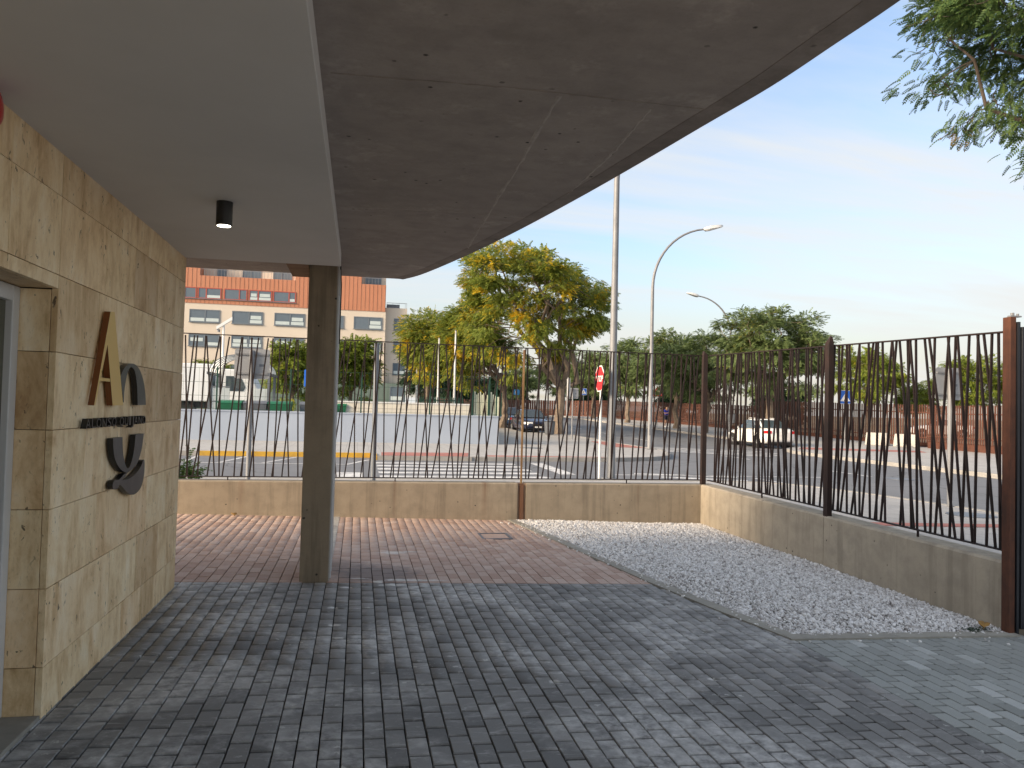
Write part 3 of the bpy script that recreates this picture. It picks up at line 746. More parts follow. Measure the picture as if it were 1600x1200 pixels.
# core with a doorway (Y 2.55..4.23, up to z 2.13)
c_ = MB(); c_.box(-9, XW - 0.032, 4.262, YE - 0.032, -0.1, 2.95); c_.box(-9, XW - 0.032, -1.2, 2.52, -0.1, 2.95); c_.box(-9, XW - 0.032, 2.52, 4.262, 2.162, 2.95)
c_.box(-9, -2.4, 2.52, 4.262, -0.1, 2.162); c_.build('wall', 'core', bld)
zs_ = [-0.05, 0.28, 0.66, 1.045, 1.435, 1.82, 2.20, 2.59, ZC + 0.01]
tr = random.Random(11)
def tile(x0, x1, y0, y1, z0, z1):
    g = 0.0016
    t = MB(); t.box(x0, x1, y0, y1, z0 + g, z1 - g)
    q = t.build('stone_tile', 'travertine', bld, bevel=0.0015); return q
preset = {0: [4.91, 5.52, 5.98, 6.34, 6.70], 1: [5.23, 5.83, 6.42], 2: [4.95, 5.60, 6.05, 6.62], 3: [4.70, 5.35, 5.95, 6.55], 4: [5.02, 5.62, 6.25, 6.72], 5: [4.85, 5.45, 6.10, 6.66], 6: [4.95, 5.55, 6.15, 6.70], 7: [5.24, 5.85, 6.45]}
for ci, (z0, z1) in enumerate(zip(zs_, zs_[1:])):
    ys = [4.23] + preset[ci] + [YE]
    for a, b in zip(ys, ys[1:]):
        tile(XW - 0.031 - tr.random() * 0.001, XW + tr.uniform(-0.0012, 0.0012), a + 0.0016, b - 0.0016, z0, z1)
    # end face beyond the last tile, facing the red paving
    xs = [-9, -7.2, -5.4, -4.2, -3.2, -2.6, -2.0, XW - 0.0335]
    for a, b in zip(xs, xs[1:]):
        t = MB(); t.box(a + 0.0016, b - 0.0016, YE - 0.0315, YE - 0.002, z0 + 0.0016, z1 - 0.0016); t.build('stone_tile', 'travertine', bld)
    if z0 < 2.1:   # door jamb returns
        zt = min(z1, 2.13)
        t = MB(); t.box(-1.72, XW - 0.034, 4.232, 4.26, z0 + 0.0016, zt - 0.0016); t.build('stone_tile', 'travertine', bld, bevel=0.0015)
        for a, b in ((-1.2, -0.1), (-0.1, 0.9), (0.9, 1.7), (1.7, 2.55)):
            tile(XW - 0.031, XW, a + 0.0016, b - 0.0016, z0, z1 if z1 < 2.13 else 2.13)
    if z1 > 2.14:  # courses over the door
        zb = max(z0, 2.132)
        for a, b in ((-1.2, -0.3), (-0.3, 0.6), (0.6, 1.75), (1.75, 2.4), (2.4, 3.05), (3.05, 3.65), (3.65, 4.228)):
            tile(XW - 0.031, XW + tr.uniform(-0.001, 0.001), a + 0.0016, b - 0.0016, zb, z1)
t = MB(); t.box(-1.72, XW - 0.034, 2.55, 4.23, 2.134, 2.16); t.build('door_head', 'travertine', bld)
t = MB(); t.box(-2.2, XW - 0.002, 2.52, 4.228, -0.1, 0.052); t.build('door_step', 'edging', bld, bevel=0.004)
# white ceiling hung under the concrete slab
t = MB(); t.box(-9, -0.188, -0.2, 7.02, ZC, 2.919); t.build('ceiling', 'plaster', bld, bevel=0.004)
# slab with its curved edge, its unseen end cut short to let in light
curve = [(0.42, 8.28), (0.59, 7.88), (0.85, 6.92), (1.10, 5.82), (1.30, 4.75), (1.43, 3.95), (1.52, 3.34), (1.59, 2.88), (1.62, 2.5), (1.645, 2.1), (1.66, 1.2), (1.66, 0)]
def cr_spline(p, m=6):
    out = []
    for i in range(len(p) - 1):
        p0, p1, p2, p3 = p[max(i - 1, 0)], p[i], p[i + 1], p[min(i + 2, len(p) - 1)]
        for k_ in range(m):
            t_ = k_ / m
            out.append(tuple(0.5 * ((2 * b) + (-a + c) * t_ + (2 * a - 5 * b + 4 * c - d) * t_ ** 2 + (-a + 3 * b - 3 * c + d) * t_ ** 3) for a, b, c, d in zip(p0, p1, p2, p3)))
    return out + [p[-1]]
cs = cr_spline(curve)
slab = MB(); outl = [(-9, -0.2), (-9, 8.28)] + [(0.25, 8.28)] + cs + [(1.66, -0.2)]
slab.prism(outl, lambda p, t: (p[0], p[1], 2.92 + 0.36 * t)); slab.build('canopy_slab', 'soffit', bld)
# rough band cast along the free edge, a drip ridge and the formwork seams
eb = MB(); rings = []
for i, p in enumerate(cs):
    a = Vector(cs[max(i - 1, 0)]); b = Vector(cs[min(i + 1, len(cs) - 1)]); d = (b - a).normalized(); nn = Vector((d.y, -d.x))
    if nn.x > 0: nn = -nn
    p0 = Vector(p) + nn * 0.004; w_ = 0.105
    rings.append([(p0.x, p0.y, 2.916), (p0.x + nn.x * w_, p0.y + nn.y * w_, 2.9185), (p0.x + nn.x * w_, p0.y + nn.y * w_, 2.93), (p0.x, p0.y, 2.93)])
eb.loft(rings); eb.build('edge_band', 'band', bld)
def seam(pts, w, mat, dep=0.004, jag=0.012):
    s_ = MB(); sr = random.Random(int(pts[0][0] * 1000)); rg = []
    n_ = 40
    for i in range(n_ + 1):
        t_ = i / n_ * (len(pts) - 1); j = min(int(t_), len(pts) - 2); u = t_ - j
        x = pts[j][0] * (1 - u) + pts[j + 1][0] * u; y = pts[j][1] * (1 - u) + pts[j + 1][1] * u
        d = Vector((pts[j + 1][0] - pts[j][0], pts[j + 1][1] - pts[j][1])).normalized(); nn = Vector((-d.y, d.x))
        a, b = w * sr.uniform(0.25, 1.0), w * sr.uniform(0.25, 1.0); q = sr.uniform(-jag, jag) * 0.3
        rg.append([(x + nn.x * (a + q), y + nn.y * (a + q), 2.9215), (x + nn.x * q, y + nn.y * q, 2.92 - dep * sr.uniform(0.3, 1)), (x - nn.x * (b - q), y - nn.y * (b - q), 2.9215)])
    s_.loft(rg); return s_.build('formwork_seam', mat, bld)
seam([(0.79, 3.19), (0.82, 4.37), (0.84, 5.9), (0.86, 6.7)], 0.024, 'seam', 0.003)
seam([(1.21, 3.23), (1.24, 3.84), (1.22, 4.75)], 0.020, 'seam', 0.003)
seam([(-0.15, 3.19), (0.63, 3.15), (1.52, 3.17)], 0.006, 'band', 0.006, 0.004)
seam([(-0.15, 5.35), (0.55, 5.29), (1.14, 5.31)], 0.007, 'seam', 0.004, 0.004)
seam([(-0.18, 7.52), (0.64, 7.52)], 0.006, 'seam', 0.004, 0.004)
# bladed column
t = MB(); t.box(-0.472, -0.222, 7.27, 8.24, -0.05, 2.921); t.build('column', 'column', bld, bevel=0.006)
t = MB(); t.box(-0.2215, -0.213, 7.285, 8.235, -0.02, 2.919); t.build('column_side_face', 'colside', bld)  # pale plaster, with the sky light on this side painted in too
t = MB(); t.box(-0.2125, -0.205, 7.43, 7.50, -0.02, 2.60); t.box(-0.2125, -0.207, 7.72, 7.76, -0.02, 2.919); t.build('column_trim', 'alu', bld)
t = MB(); t.tube([(-0.208, 7.70, 2.915), (-0.200, 7.86, 2.75), (-0.206, 8.05, 2.60), (-0.207, 8.06, 2.2)], 0.006, 6); t.build('cable', 'black', bld)
t = MB(); t.box(-0.66, -0.474, 7.06, 7.80, 2.81, 2.9195); t.build('beam_stub', 'beamc', bld, bevel=0.004)
# plaster drips where the ceiling was painted round the column head
t = MB(); dr = random.Random(2); x = -0.47
while x < -0.23:
    w_ = dr.uniform(0.008, 0.024); h_ = dr.uniform(0.008, 0.05)
    t.add([(x, 7.268, 2.92), (x + w_, 7.268, 2.92), (x + w_ * 0.5, 7.266, 2.90 - h_ * 0.7), (x, 7.262, 2.92), (x + w_, 7.262, 2.92), (x + w_ * 0.5, 7.262, 2.90 - h_ * 0.7)], [(0, 1, 2), (3, 5, 4), (0, 3, 4, 1), (1, 4, 5, 2), (2, 5, 3, 0)]); x += w_ * dr.uniform(0.8, 1.6)
t.build('plaster_drips', 'plaster', bld)
# glazed door
d_ = MB()
d_.box(-1.70, -1.64, 4.15, 4.228, 0.053, 2.13); d_.box(-1.70, -1.64, 2.55, 2.63, 0.053, 2.13); d_.box(-1.70, -1.64, 2.63, 4.15, 2.055, 2.13); d_.box(-1.70, -1.64, 2.63, 4.15, 0.053, 0.13)
df = d_.build('door_frame', 'alu', bld, bevel=0.004)
d_ = MB(); d_.box(-1.68, -1.672, 2.63, 4.15, 0.13, 2.055); gl = d_.build('door_glass', 'doorglass', bld)
d_ = MB(); d_.box(-1.695, -1.655, 3.37, 3.43, 0.131, 2.054); d_.build('door_mullion', 'alu', bld)
t = MB(); t.box(-2.39, -2.38, 2.53, 4.26, 0.0, 2.16); t.build('lobby_backdrop', 'plaster', bld)

# ------------------------------------------------------------------ things fixed on the building
spot = thing('ceiling_spotlight', 'black cylindrical spotlight hanging from the white ceiling', 'ceiling light', (-0.83, 4.97, ZC - 0.145))
t = MB(); t.lathe((-0.83, 4.97, ZC - 0.145), [(0.040, 0.004), (0.040, 0.0), (0.0465, 0.0), (0.0475, 0.004), (0.0475, 0.147)], 28); t.build('housing', 'black', spot, smooth=40)
t = MB(); t.cyl((-0.83, 4.97, ZC - 0.1465), 0.0395, 0.006, 24); t.build('lens', 'lens', spot)

bell = thing('alarm_bell', 'red round alarm bell high on the stone wall at the picture edge', 'alarm bell', (XW, 3.33, 2.715))
t = MB(); t.lathe((XW, 3.33, 2.715), [(0.085, 0.0), (0.09, 0.012), (0.09, 0.045), (0.075, 0.062), (0.04, 0.072), (0.0, 0.075)], 28, 'x'); t.build('dome', 'red', bell, smooth=40)
t = MB(); t.cyl((XW, 3.33, 2.715), 0.045, 0.006, 20, 'x'); t.build('base_plate', 'black', bell)

# ------------------------------------------------------------------ wall sign: big A over Q with the name between
sign = thing('wall_sign', 'gold A and slate Q raised letter sign on the travertine wall', 'sign', (XW, 5.2, 1.45))
X0s, X1s = XW + 0.012, XW + 0.045
def letter(name, poly, mats, x0=X0s, x1=X1s):
    mb = MB(); mb.prism(poly, lambda p, t: (x0 + (x1 - x0) * t, p[0], p[1]), 0, 1)
    return mb.build(name, mats, sign)
letter('letter_a', [(4.905, 2.100), (4.982, 2.106), (5.228, 1.557), (5.015, 1.556), (4.874, 1.905), (4.704, 1.557), (4.682, 1.557)], ['gold', 'gold_side'])
letter('letter_a_bar', [(4.778, 1.713), (4.952, 1.713), (4.960, 1.695), (4.770, 1.695)], ['gold', 'gold_side'], X0s, X1s - 0.002)
arc = cr_spline([(5.150, 1.735), (5.242, 1.797), (5.389, 1.823), (5.538, 1.803), (5.656, 1.735), (5.725, 1.650), (5.756, 1.559)], 5)
inn = cr_spline([(5.553, 1.558), (5.520, 1.682), (5.456, 1.775), (5.368, 1.799), (5.305, 1.770), (5.262, 1.705), (5.240, 1.640), (5.238, 1.575)], 5)
letter('letter_n_arch', arc + inn + [(5.231, 1.575)], ['grey_letter', 'black'])
uo = cr_spline([(5.051, 1.361), (5.066, 1.295), (5.108, 1.231), (5.221, 1.166), (5.371, 1.131), (5.473, 1.142), (5.600, 1.175), (5.692, 1.262), (5.732, 1.365)], 5)
ui = cr_spline([(5.532, 1.365), (5.507, 1.262), (5.452, 1.185), (5.379, 1.155), (5.305, 1.207), (5.263, 1.274), (5.240, 1.361)], 5)
letter('letter_q_bowl', uo + ui, ['dark_letter', 'black'])
tl = cr_spline([(5.389, 1.129), (5.329, 1.109), (5.262, 1.096), (5.396, 1.087), (5.569, 1.105), (5.695, 1.145), (5.738, 1.179), (5.781, 1.178), (5.788, 1.103), (5.759, 1.036), (5.688, 0.991), (5.548, 0.972), (5.408, 0.999), (5.298, 1.043), (5.223, 1.070), (5.184, 1.050), (5.098, 1.055), (5.084, 1.086), (5.125, 1.107), (5.212, 1.102), (5.308, 1.128)], 3)
letter('letter_q_tail', tl, ['dark_letter', 'black'], X0s, X1s - 0.001)
txt = 'ALONSO QUIJANO'
adv, y0 = {'I': 0.055, 'J': 0.075, ' ': 0.055, 'Q': 0.112, 'O': 0.108, 'N': 0.108, 'A': 0.104, 'L': 0.084, 'S': 0.090, 'U': 0.102}, 4.575
tot = sum(adv[c] for c in txt); scl = (5.80 - 4.575) / tot
dg = bpy.context.evaluated_depsgraph_get()
for ch in txt:
    if ch != ' ':
        cu = bpy.data.curves.new('t', 'FONT'); cu.body = ch; cu.size = 1.0; cu.extrude = 0.5; cu.resolution_u = 3
        to = bpy.data.objects.new('t', cu); COL.objects.link(to); bpy.context.view_layer.update()
        me = bpy.data.meshes.new_from_object(to.evaluated_get(bpy.context.evaluated_depsgraph_get()))
        bpy.data.objects.remove(to)
        xs_ = [v.co.x for v in me.vertices]; mnx, mxx = min(xs_), max(xs_); ys_ = [v.co.y for v in me.vertices]; 
        gw = adv[ch] * scl * 0.80
        for v in me.vertices:
            v.co = Vector((0.012 + (v.co.z + 0.5) * 0.030, y0 - 5.2 + (v.co.x - mnx) / (mxx - mnx) * gw, 1.432 - 1.45 + v.co.y / 0.73 * 0.057))
        me.materials.clear(); me.materials.append(M['black'])
        link('letter', me, sign)
    y0 += adv[ch] * scl

# ================================================================== PARAPETS AND STEEL FENCES
pw = thing('parapet_wall', 'low stained concrete wall closing the back of the yard', 'wall', (1.0, 11.52, 0))
def wall_x(x0, x1, mat, par):
    m = MB(); zt = lambda x: 0.505 - 0.0022 * (x + 2.3)
    prof = lambda x: [(x, 11.40, -0.35), (x, 11.65, -0.35), (x, 11.65, zt(x)), (x, 11.415, zt(x)), (x, 11.40, zt(x) - 0.015)]
    m.loft([prof(x0 + (x1 - x0) * i / 6) for i in range(7)]); return m.build('wall_segment', mat, par)
wall_x(-7, 2.335, 'wallc', pw); wall_x(2.465, 5.47, 'wallc', pw)
m = MB(); m.box(2.336, 2.464, 11.425, 11.64, -0.35, 0.485); m.build('rusty_joint', 'wallc', pw)
m = MB(); m.box(2.375, 2.425, 11.405, 11.43, -0.2, 0.47); m.build('joint_cover', 'wallc', pw)

sw = thing('side_parapet_wall', 'low tan concrete wall running along the gravel to the gate', 'wall', (5.35, 8.4, 0))
def ztop(y): return 0.445 + (y - 5.5) / 5.9 * 0.048
def wall_y(y0, y1):
    m = MB()
    prof = lambda y: [(5.22, y, -0.4), (5.47, y, -0.4), (5.47, y, ztop(y)), (5.24, y, ztop(y)), (5.22, y, ztop(y) - 0.02)]
    m.loft([prof(y0 + (y1 - y0) * i / 8) for i in range(9)]); return m.build('wall_segment', 'wallr', sw)
wall_y(5.56, 8.13); wall_y(8.138, 11.398)

unit = MB().cbox((0, 0, 0), (1, 1, 1)).mesh('bar', 'fence')
unit_p = MB().cbox((0, 0, 0), (1, 1, 1)).mesh('post', 'post')
def member(name, a, b, w, d, parent, along, me=unit):
    """flat bar from a to b; w measured along the fence, d across it"""
    a, b = Vector(a), Vector(b); z = (b - a).normalized(); x = Vector(along); x = (x - z * x.dot(z)).normalized(); y = z.cross(x)
    o = link(name, me, parent)
    mt = Matrix(((x.x, y.x, z.x, 0), (x.y, y.y, z.y, 0), (x.z, y.z, z.z, 0), (0, 0, 0, 1)))
    mid = (a + b) / 2 - parent.location
    o.matrix_local = Matrix.Translation(mid) @ mt @ Matrix.Diagonal((w, d, (b - a).length, 1))
    return o

bf = thing('steel_fence', 'dark fence of leaning steel bars on the back wall', 'fence', (1.4, 11.52, 0.5))
fr = random.Random(21)
FY = 11.50
BARS = [(138, 150), (187, 295), (207, 220), (262, 362), (320, 278), (383, 392), (415, 503), (490, 455), (470, 548), (570, 562), (517, 687), (620, 785), (687, 603), (715, 714), (747, 855), (812, 817), (863, 968), (883, 887), (932, 1022), (977, 935)]
BARS = [((p - 138) * 0.00183, (q - 138) * 0.00183) for p, q in BARS]; PERIOD = 1.65
for rep_ in range(7):
    s0 = -6.2 + rep_ * PERIOD - 0.02
    for p, q in BARS:
        s_, e_ = s0 + p + fr.uniform(-0.022, 0.022), s0 + q + fr.uniform(-0.065, 0.065)
        if max(s_, e_) < 5.23: member('bar', (s_, FY, 0.56), (e_, FY, 2.495), 0.017, 0.02, bf, (1, 0, 0))
zt_b = lambda x: 2.52 - 0.004 * (x + 2.3)
member('top_rail', (-6.4, FY, zt_b(-6.4)), (5.24, FY, zt_b(5.24)), 0.04, 0.012, bf, (0, 1, 0))
member('bottom_rail', (-6.4, FY, 0.553), (5.24, FY, 0.553), 0.04, 0.012, bf, (0, 1, 0))
for x in (-5.5, -3.6, -1.75, 0.55, 4.05):
    member('stub', (x, FY, 0.48), (x, FY, 0.56), 0.014, 0.014, bf, (1, 0, 0))
m = MB(); m.box(2.385, 2.412, 11.455, 11.475, 0.45, 2.47); m.build('tan_post', 'tanpost', bf)
m = MB()
m.loft([[(5.245, 11.43, z), (5.315, 11.43, z), (5.315, 11.50 + 0.0, z), (5.245, 11.50, z)] for z in (0.47, 2.50)] + [[(5.25, 11.43, 2.505), (5.255, 11.43, 2.56), (5.255, 11.50, 2.56), (5.25, 11.50, 2.505)]], cap=True)
m.build('corner_post', 'post', bf)

sf = thing('side_steel_fence', 'dark fence of crossing steel bars along the tan side wall', 'fence', (5.35, 8.4, 0.47))
FX = 5.34
ztr = lambda y: 2.34 + (y - 5.5) / 5.9 * 0.15
for rep_ in range(5):
    s0 = 5.62 + rep_ * 1.50
    for p, q in BARS:
        if rep_ % 2: p, q = 1.50 - p * 0.91, 1.50 - q * 0.91
        else: p, q = p * 0.91, q * 0.91
        q = p + (q - p) * 1.15
        s_, e_ = s0 + p + fr.uniform(-0.022, 0.022), s0 + q + fr.uniform(-0.065, 0.065)
        if 5.63 < min(s_, e_) and max(s_, e_) < 11.38: member('bar', (FX, s_, ztop(s_) + 0.07), (FX, e_, ztr(e_)), 0.014, 0.02, sf, (0, 1, 0))
member('top_rail', (FX, 5.6, ztr(5.6)), (FX, 11.40, ztr(11.40)), 0.04, 0.014, sf, (1, 0, 0))
member('bottom_rail', (FX, 5.6, ztop(5.6) + 0.065), (FX, 11.40, ztop(11.40) + 0.065), 0.04, 0.012, sf, (1, 0, 0))
for y in (6.75, 9.75):
    member('stub', (FX, y, ztop(y) - 0.01), (FX, y, ztop(y) + 0.07), 0.016, 0.016, sf, (0, 1, 0))
m = MB(); y = 8.13
m.loft([[(5.235, y - 0.04, z), (5.295, y - 0.04, z), (5.295, y + 0.04, z), (5.235, y + 0.04, z)] for z in (ztop(y) - 0.02, 2.43)] + [[(5.255, y - 0.04, 2.52), (5.275, y - 0.04, 2.50), (5.275, y + 0.04, 2.44), (5.255, y + 0.04, 2.46)]])
m.build('post', 'post', sf)

gt = thing('yard_gate', 'rust brown steel gate and post at the right end of the side wall', 'gate', (5.25, 5.45, -0.12))
m = MB(); m.box(5.160, 5.215, 5.47, 5.55, -0.2, 2.44); m.build('gate_post', 'gatepost', gt, bevel=0.004)
m = MB(); m.box(5.222, 5.245, 5.46, 5.53, -0.2, 2.40); m.build('hinge_stile', 'gatedark', gt)
m = MB(); m.box(5.255, 5.33, 5.45, 5.51, -0.07, 2.36); m.box(5.331, 7.2, 5.45, 5.51, 2.28, 2.36); m.box(7.21, 7.28, 5.45, 5.51, -0.07, 2.36); m.build('gate_frame', 'gatedark', gt, bevel=0.003)
m = MB(); m.box(5.331, 7.2, 5.455, 5.505, -0.04, 0.40); m.build('lower_panel', 'gatepost', gt)
for x in [5.40 + 0.11 * q for q in range(17)]:
    member('bar', (x, 5.48, 0.40), (x + fr.uniform(-0.09, 0.09), 5.48, 2.29), 0.02, 0.02, gt, (1, 0, 0))
m = MB(); m.box(5.17, 5.27, 5.475, 5.515, 2.441, 2.452); m.tube([(5.20, 5.495, 2.45), (5.20, 5.495, 2.475)], 0.014, 8); m.tube([(5.25, 5.495, 2.45), (5.25, 5.495, 2.47)], 0.010, 8); m.build('top_hinge', 'galv', gt)

# ================================================================== TREES
def sprig_template(pairs=5, L=1.0, leaf=0.30, wid=0.10):
    vs, qs = [], []
    w0 = 0.012
    vs += [np.array(q) for q in ((-0.25 * L, -w0, 0.0), (-0.25 * L, w0, 0.0), (0.5 * L, w0, -0.075), (0.5 * L, -w0, -0.075), (0.98 * L, w0 * 0.6, -0.288), (0.98 * L, -w0 * 0.6, -0.288))]
    qs += [(0, 1, 2, 3), (3, 2, 4, 5)]
    def leaflet(o, d, ln, w):
        d = np.array(d, float); d /= np.linalg.norm(d); sd = np.cross(d, (0, 0, 1.0)); sd /= np.linalg.norm(sd)
        o = np.array(o, float); b = len(vs)
        vs.extend([o, o + d * ln * 0.45 + sd * w, o + d * ln + np.array((0, 0, -0.05 * ln)), o + d * ln * 0.45 - sd * w]); qs.append((b, b + 1, b + 2, b + 3))
    for i in range(pairs):
        t = 0.15 + 0.8 * i / (pairs - 1); z = -0.30 * t * t
        for sgn in (-1, 1): leaflet((t * L, 0, z), (0.55, sgn * 1.0, -0.35), leaf * (1.1 - 0.35 * t), wid)
    leaflet((L * 0.98, 0, -0.29), (1, 0, -0.6), leaf * 0.9, wid)
    return np.array(vs), np.array(qs)

def place_sprigs(tmpl, pts, dirs, scales, rs):
    V, Q = tmpl; n = len(pts); d = dirs / np.linalg.norm(dirs, axis=1, keepdims=True)
    up = np.tile(np.array([0, 0, 1.0]), (n, 1)) + rs.normal(0, 0.35, (n, 3))
    y = np.cross(up, d); y /= np.linalg.norm(y, axis=1, keepdims=True) + 1e-9; z = np.cross(d, y)
    Rm = np.stack([d, y, z], 2)
    W = np.einsum('nij,kj->nki', Rm, V) * scales[:, None, None] + pts[:, None, :]
    return W.reshape(-1, 3), (Q[None] + (np.arange(n) * len(V))[:, None, None]).reshape(-1, 4)

def make_tree(seed, fork, H, R_, zbase, clumps, per, sprig, trunk_r, leafmat, barkmat='bark', offs=(0, 0), flat=0.8, tmpl=None, spread=0.75, limbs=6, extra=()):
    """local coordinates, trunk at origin; returns (trunk mesh, crown mesh)"""
    rs = np.random.RandomState(seed); pr = random.Random(seed)
    cen = np.array([offs[0], offs[1], (H + zbase) / 2]); rad = np.array([R_, R_, (H - zbase) / 2])
    tb = MB(); nodes = []
    def limb(a, b, r0, r1, n=6, wob=0.15):
        a, b = np.array(a, float), np.array(b, float); pts = []
        for i in range(n + 1):
            t = i / n; p = a + (b - a) * t
            p[2] += math.sin(t * math.pi) * 0.10 * np.linalg.norm((b - a)[:2])
            if 0 < i < n: p += rs.normal(0, wob * np.linalg.norm(b - a) / 10, 3)
            pts.append(p)
        rr = [r0 + (r1 - r0) * (i / n) for i in range(n + 1)]
        tb.tube([tuple(p) for p in pts], rr, 7 if r0 > 0.05 else 5, cap=False)
        return pts, rr
    lean = rs.normal(0, 0.12, 2)
    base, brr = limb((0, 0, -0.25), (lean[0], lean[1], fork), trunk_r * 1.05, trunk_r * 0.8, 6, 0.25)
    tb.tube([(0, 0, -0.25), (0, 0, 0.25)], [trunk_r * 1.5, trunk_r * 1.02], 9, cap=False)
    top = base[-1]
    for j in range(limbs):
        a = 2 * math.pi * (j + pr.uniform(-0.3, 0.3)) / limbs
        el = pr.uniform(0.25, 1.0)
        tgt = cen + rad * np.array([math.cos(a) * math.cos(el) * 0.72, math.sin(a) * math.cos(el) * 0.72, math.sin(el) * 0.62])
        pts, rr = limb(top, tgt, trunk_r * pr.uniform(0.5, 0.68), trunk_r * 0.14, 8, 0.5)
        nodes += list(zip(pts[1:], rr[1:]))
    lead, rr = limb(top, cen + np.array([0, 0, rad[2] * 0.6]), trunk_r * 0.6, trunk_r * 0.14, 7, 0.5)
    nodes += list(zip(lead[1:], rr[1:]))
    NP = np.array([p for p, _ in nodes])
    C, Dv = [], []
    while len(C) < clumps:
        v = rs.normal(0, 1, 3); v /= np.linalg.norm(v)
        rr_ = rs.uniform(0.40, 1.0) ** 0.55
        lump = 0.86 + 0.16 * math.sin(v[0] * 4.1 + seed) + 0.12 * math.sin(v[1] * 5.3 + seed * 2) + 0.10 * math.sin(v[2] * 6.1 + v[0] * 3)
        c = cen + rad * v * rr_ * lump
        if v[2] < -0.55 and rs.rand() < 0.6: continue
        C.append(c); Dv.append(v)
    for q_ in extra: C.append(np.array(q_, float)); Dv.append(np.array([-0.4, 0.1, -0.9]))
    C = np.array(C)
    P, Dd = [], []
    for c, v in zip(C, Dv):
        k_ = np.argmin(np.linalg.norm(NP - c, axis=1) + 0.3 * np.maximum(NP[:, 2] - c[2], 0))
        a, ra = NP[k_], nodes[k_][1]
        limb(a, c, max(min(ra, trunk_r * 0.16) * 0.8, 0.012), 0.008, 4, 0.6)
        sp = spread * rs.uniform(0.7, 1.25)
        for _ in range(3):
            e = c + rs.normal(0, 1, 3) * np.array([sp, sp, sp * 0.4]) * 0.5
            tb.tube([tuple(c), tuple((c + e) / 2 + rs.normal(0, 0.04, 3)), tuple(e)], [0.009, 0.007, 0.004], 4, cap=False)
        q = rs.normal(0, 1, (per, 3)); q *= np.minimum(1, 1.7 / np.linalg.norm(q, axis=1, keepdims=True)); q = q * np.array([sp, sp, sp * 0.42]) * 0.62
        P.append(c + q)
        outw = (q * np.array([1, 1, 0.4])) / sp + v * 0.5 + rs.normal(0, 0.35, (per, 3)); outw[:, 2] -= 0.15
        Dd.append(outw)
    P = np.concatenate(P); Dd = np.concatenate(Dd); sc_ = sprig * rs.uniform(0.7, 1.25, len(P))
    V, Q = place_sprigs(tmpl or sprig_template(), P - Dd / np.linalg.norm(Dd, axis=1, keepdims=True) * sc_[:, None] * 0.5, Dd, sc_, rs)
    return tb.mesh('trunk', barkmat, True), raw_mesh('crown', V, Q, leafmat)

def tree(name, label, loc, meshes, group=None, rz=0.0, s=1.0, sz=None):
    t_ = thing(name, label, 'tree', (loc[0], loc[1], zst(loc[1])), rz, group)
    t_.scale = (s, s, sz or s)
    link('trunk', meshes[0], t_); link('crown', meshes[1], t_); return t_

street_grp = 'street trees along the far pavement'
T1 = make_tree(3, 2.7, 11.9, 5.7, 3.0, 165, 85, 0.36, 0.30, 'leaf_yellow', offs=(-1.8, 0), limbs=8, spread=0.82)
tree('yellowing_tree', 'big rounded tree with yellowing branches beside the dark parked cars', (11.66, 45.6), T1)
T2 = make_tree(8, 2.5, 8.6, 3.3, 2.6, 130, 72, 0.36, 0.26, 'leaf_yellow', offs=(-2.3, 0), limbs=6, spread=0.9)
tree('yellowing_tree', 'smaller yellowing tree behind the pale blue wall end', (9.7, 52.8), T2)
T2b = make_tree(15, 2.2, 8.6, 2.6, 2.4, 100, 65, 0.36, 0.2, 'leaf_yellow', limbs=6, spread=0.85)
tree('yellowing_tree', 'yellow tinged tree behind the tall white poles', (4.9, 57.0), T2b)
T3 = make_tree(21, 2.4, 8.3, 3.9, 2.3, 125, 75, 0.35, 0.24, 'leaf_mid', offs=(0.3, 0), limbs=7, spread=0.85)
T4 = make_tree(33, 2.3, 7.6, 3.4, 2.2, 115, 70, 0.35, 0.22, 'leaf_mid', limbs=7, spread=0.85)
tree('street_tree', 'green street tree standing just behind the white parked car', (23.7, 42.6), T3, street_grp)
tree('street_tree', 'green street tree between the warning sign and the corner post', (23.8, 51.5), T4, street_grp, 1.1, 0.94)
tree('street_tree', 'street tree with its trunk right of the standing person', (24.4, 58.0), T3, street_grp, 2.0, 0.95)
tree('street_tree', 'street tree directly behind the curved second lamp post', (24.6, 70.0), T4, street_grp, 2.9, 1.05)
tree('street_tree', 'street tree behind the stop sign and the nearest lamp post', (24.9, 82.0), T3, street_grp, 0.7, 0.93)
tree('street_tree', 'street tree right behind the small blue crossing sign', (25.5, 98.0), T4, street_grp, 4.0, 1.1)
tree('street_tree', 'hazy farthest street tree seen left of the blue crossing sign', (24.0, 118.0), T3, street_grp, 5.1, 0.9)
T5 = make_tree(41, 2.2, 8.8, 5.2, 1.6, 105, 42, 0.62, 0.2, 'leaf_lime', limbs=7, spread=1.2)
far_grp = 'pale green trees beyond the slatted fence'
for lab, x, y, s_, rz, sz_ in (('sunlit pale green tree right of the second fence post', 62.5, 88, 0.92, 0.0, 1.12),
                       ('small pale green tree above the white far-off car', 70.5, 90, 0.58, 1.3, 0.62), ('pale green tree behind the grey sign on the right', 77.0, 89, 0.86, 3.0, 1.08),
                       ('rightmost pale green tree next to the gate post', 85.5, 88, 0.95, 4.4, 1.12)):
    tree('pale_tree', lab, (x, y), T5, far_grp, rz, s_, sz_)
T6 = make_tree(52, 2.0, 6.6, 2.5, 1.2, 70, 45, 0.50, 0.16, 'leaf_lime', limbs=6, spread=0.85)
tree('garden_tree', 'yellow green tree left of the concrete column before the flats', (-4.7, 58), T6, 'young trees before the flats', 0, 0.92)
tree('garden_tree', 'yellow green tree right of the concrete column before the flats', (-0.7, 60), T6, 'young trees before the flats', 2.1, 1.04)
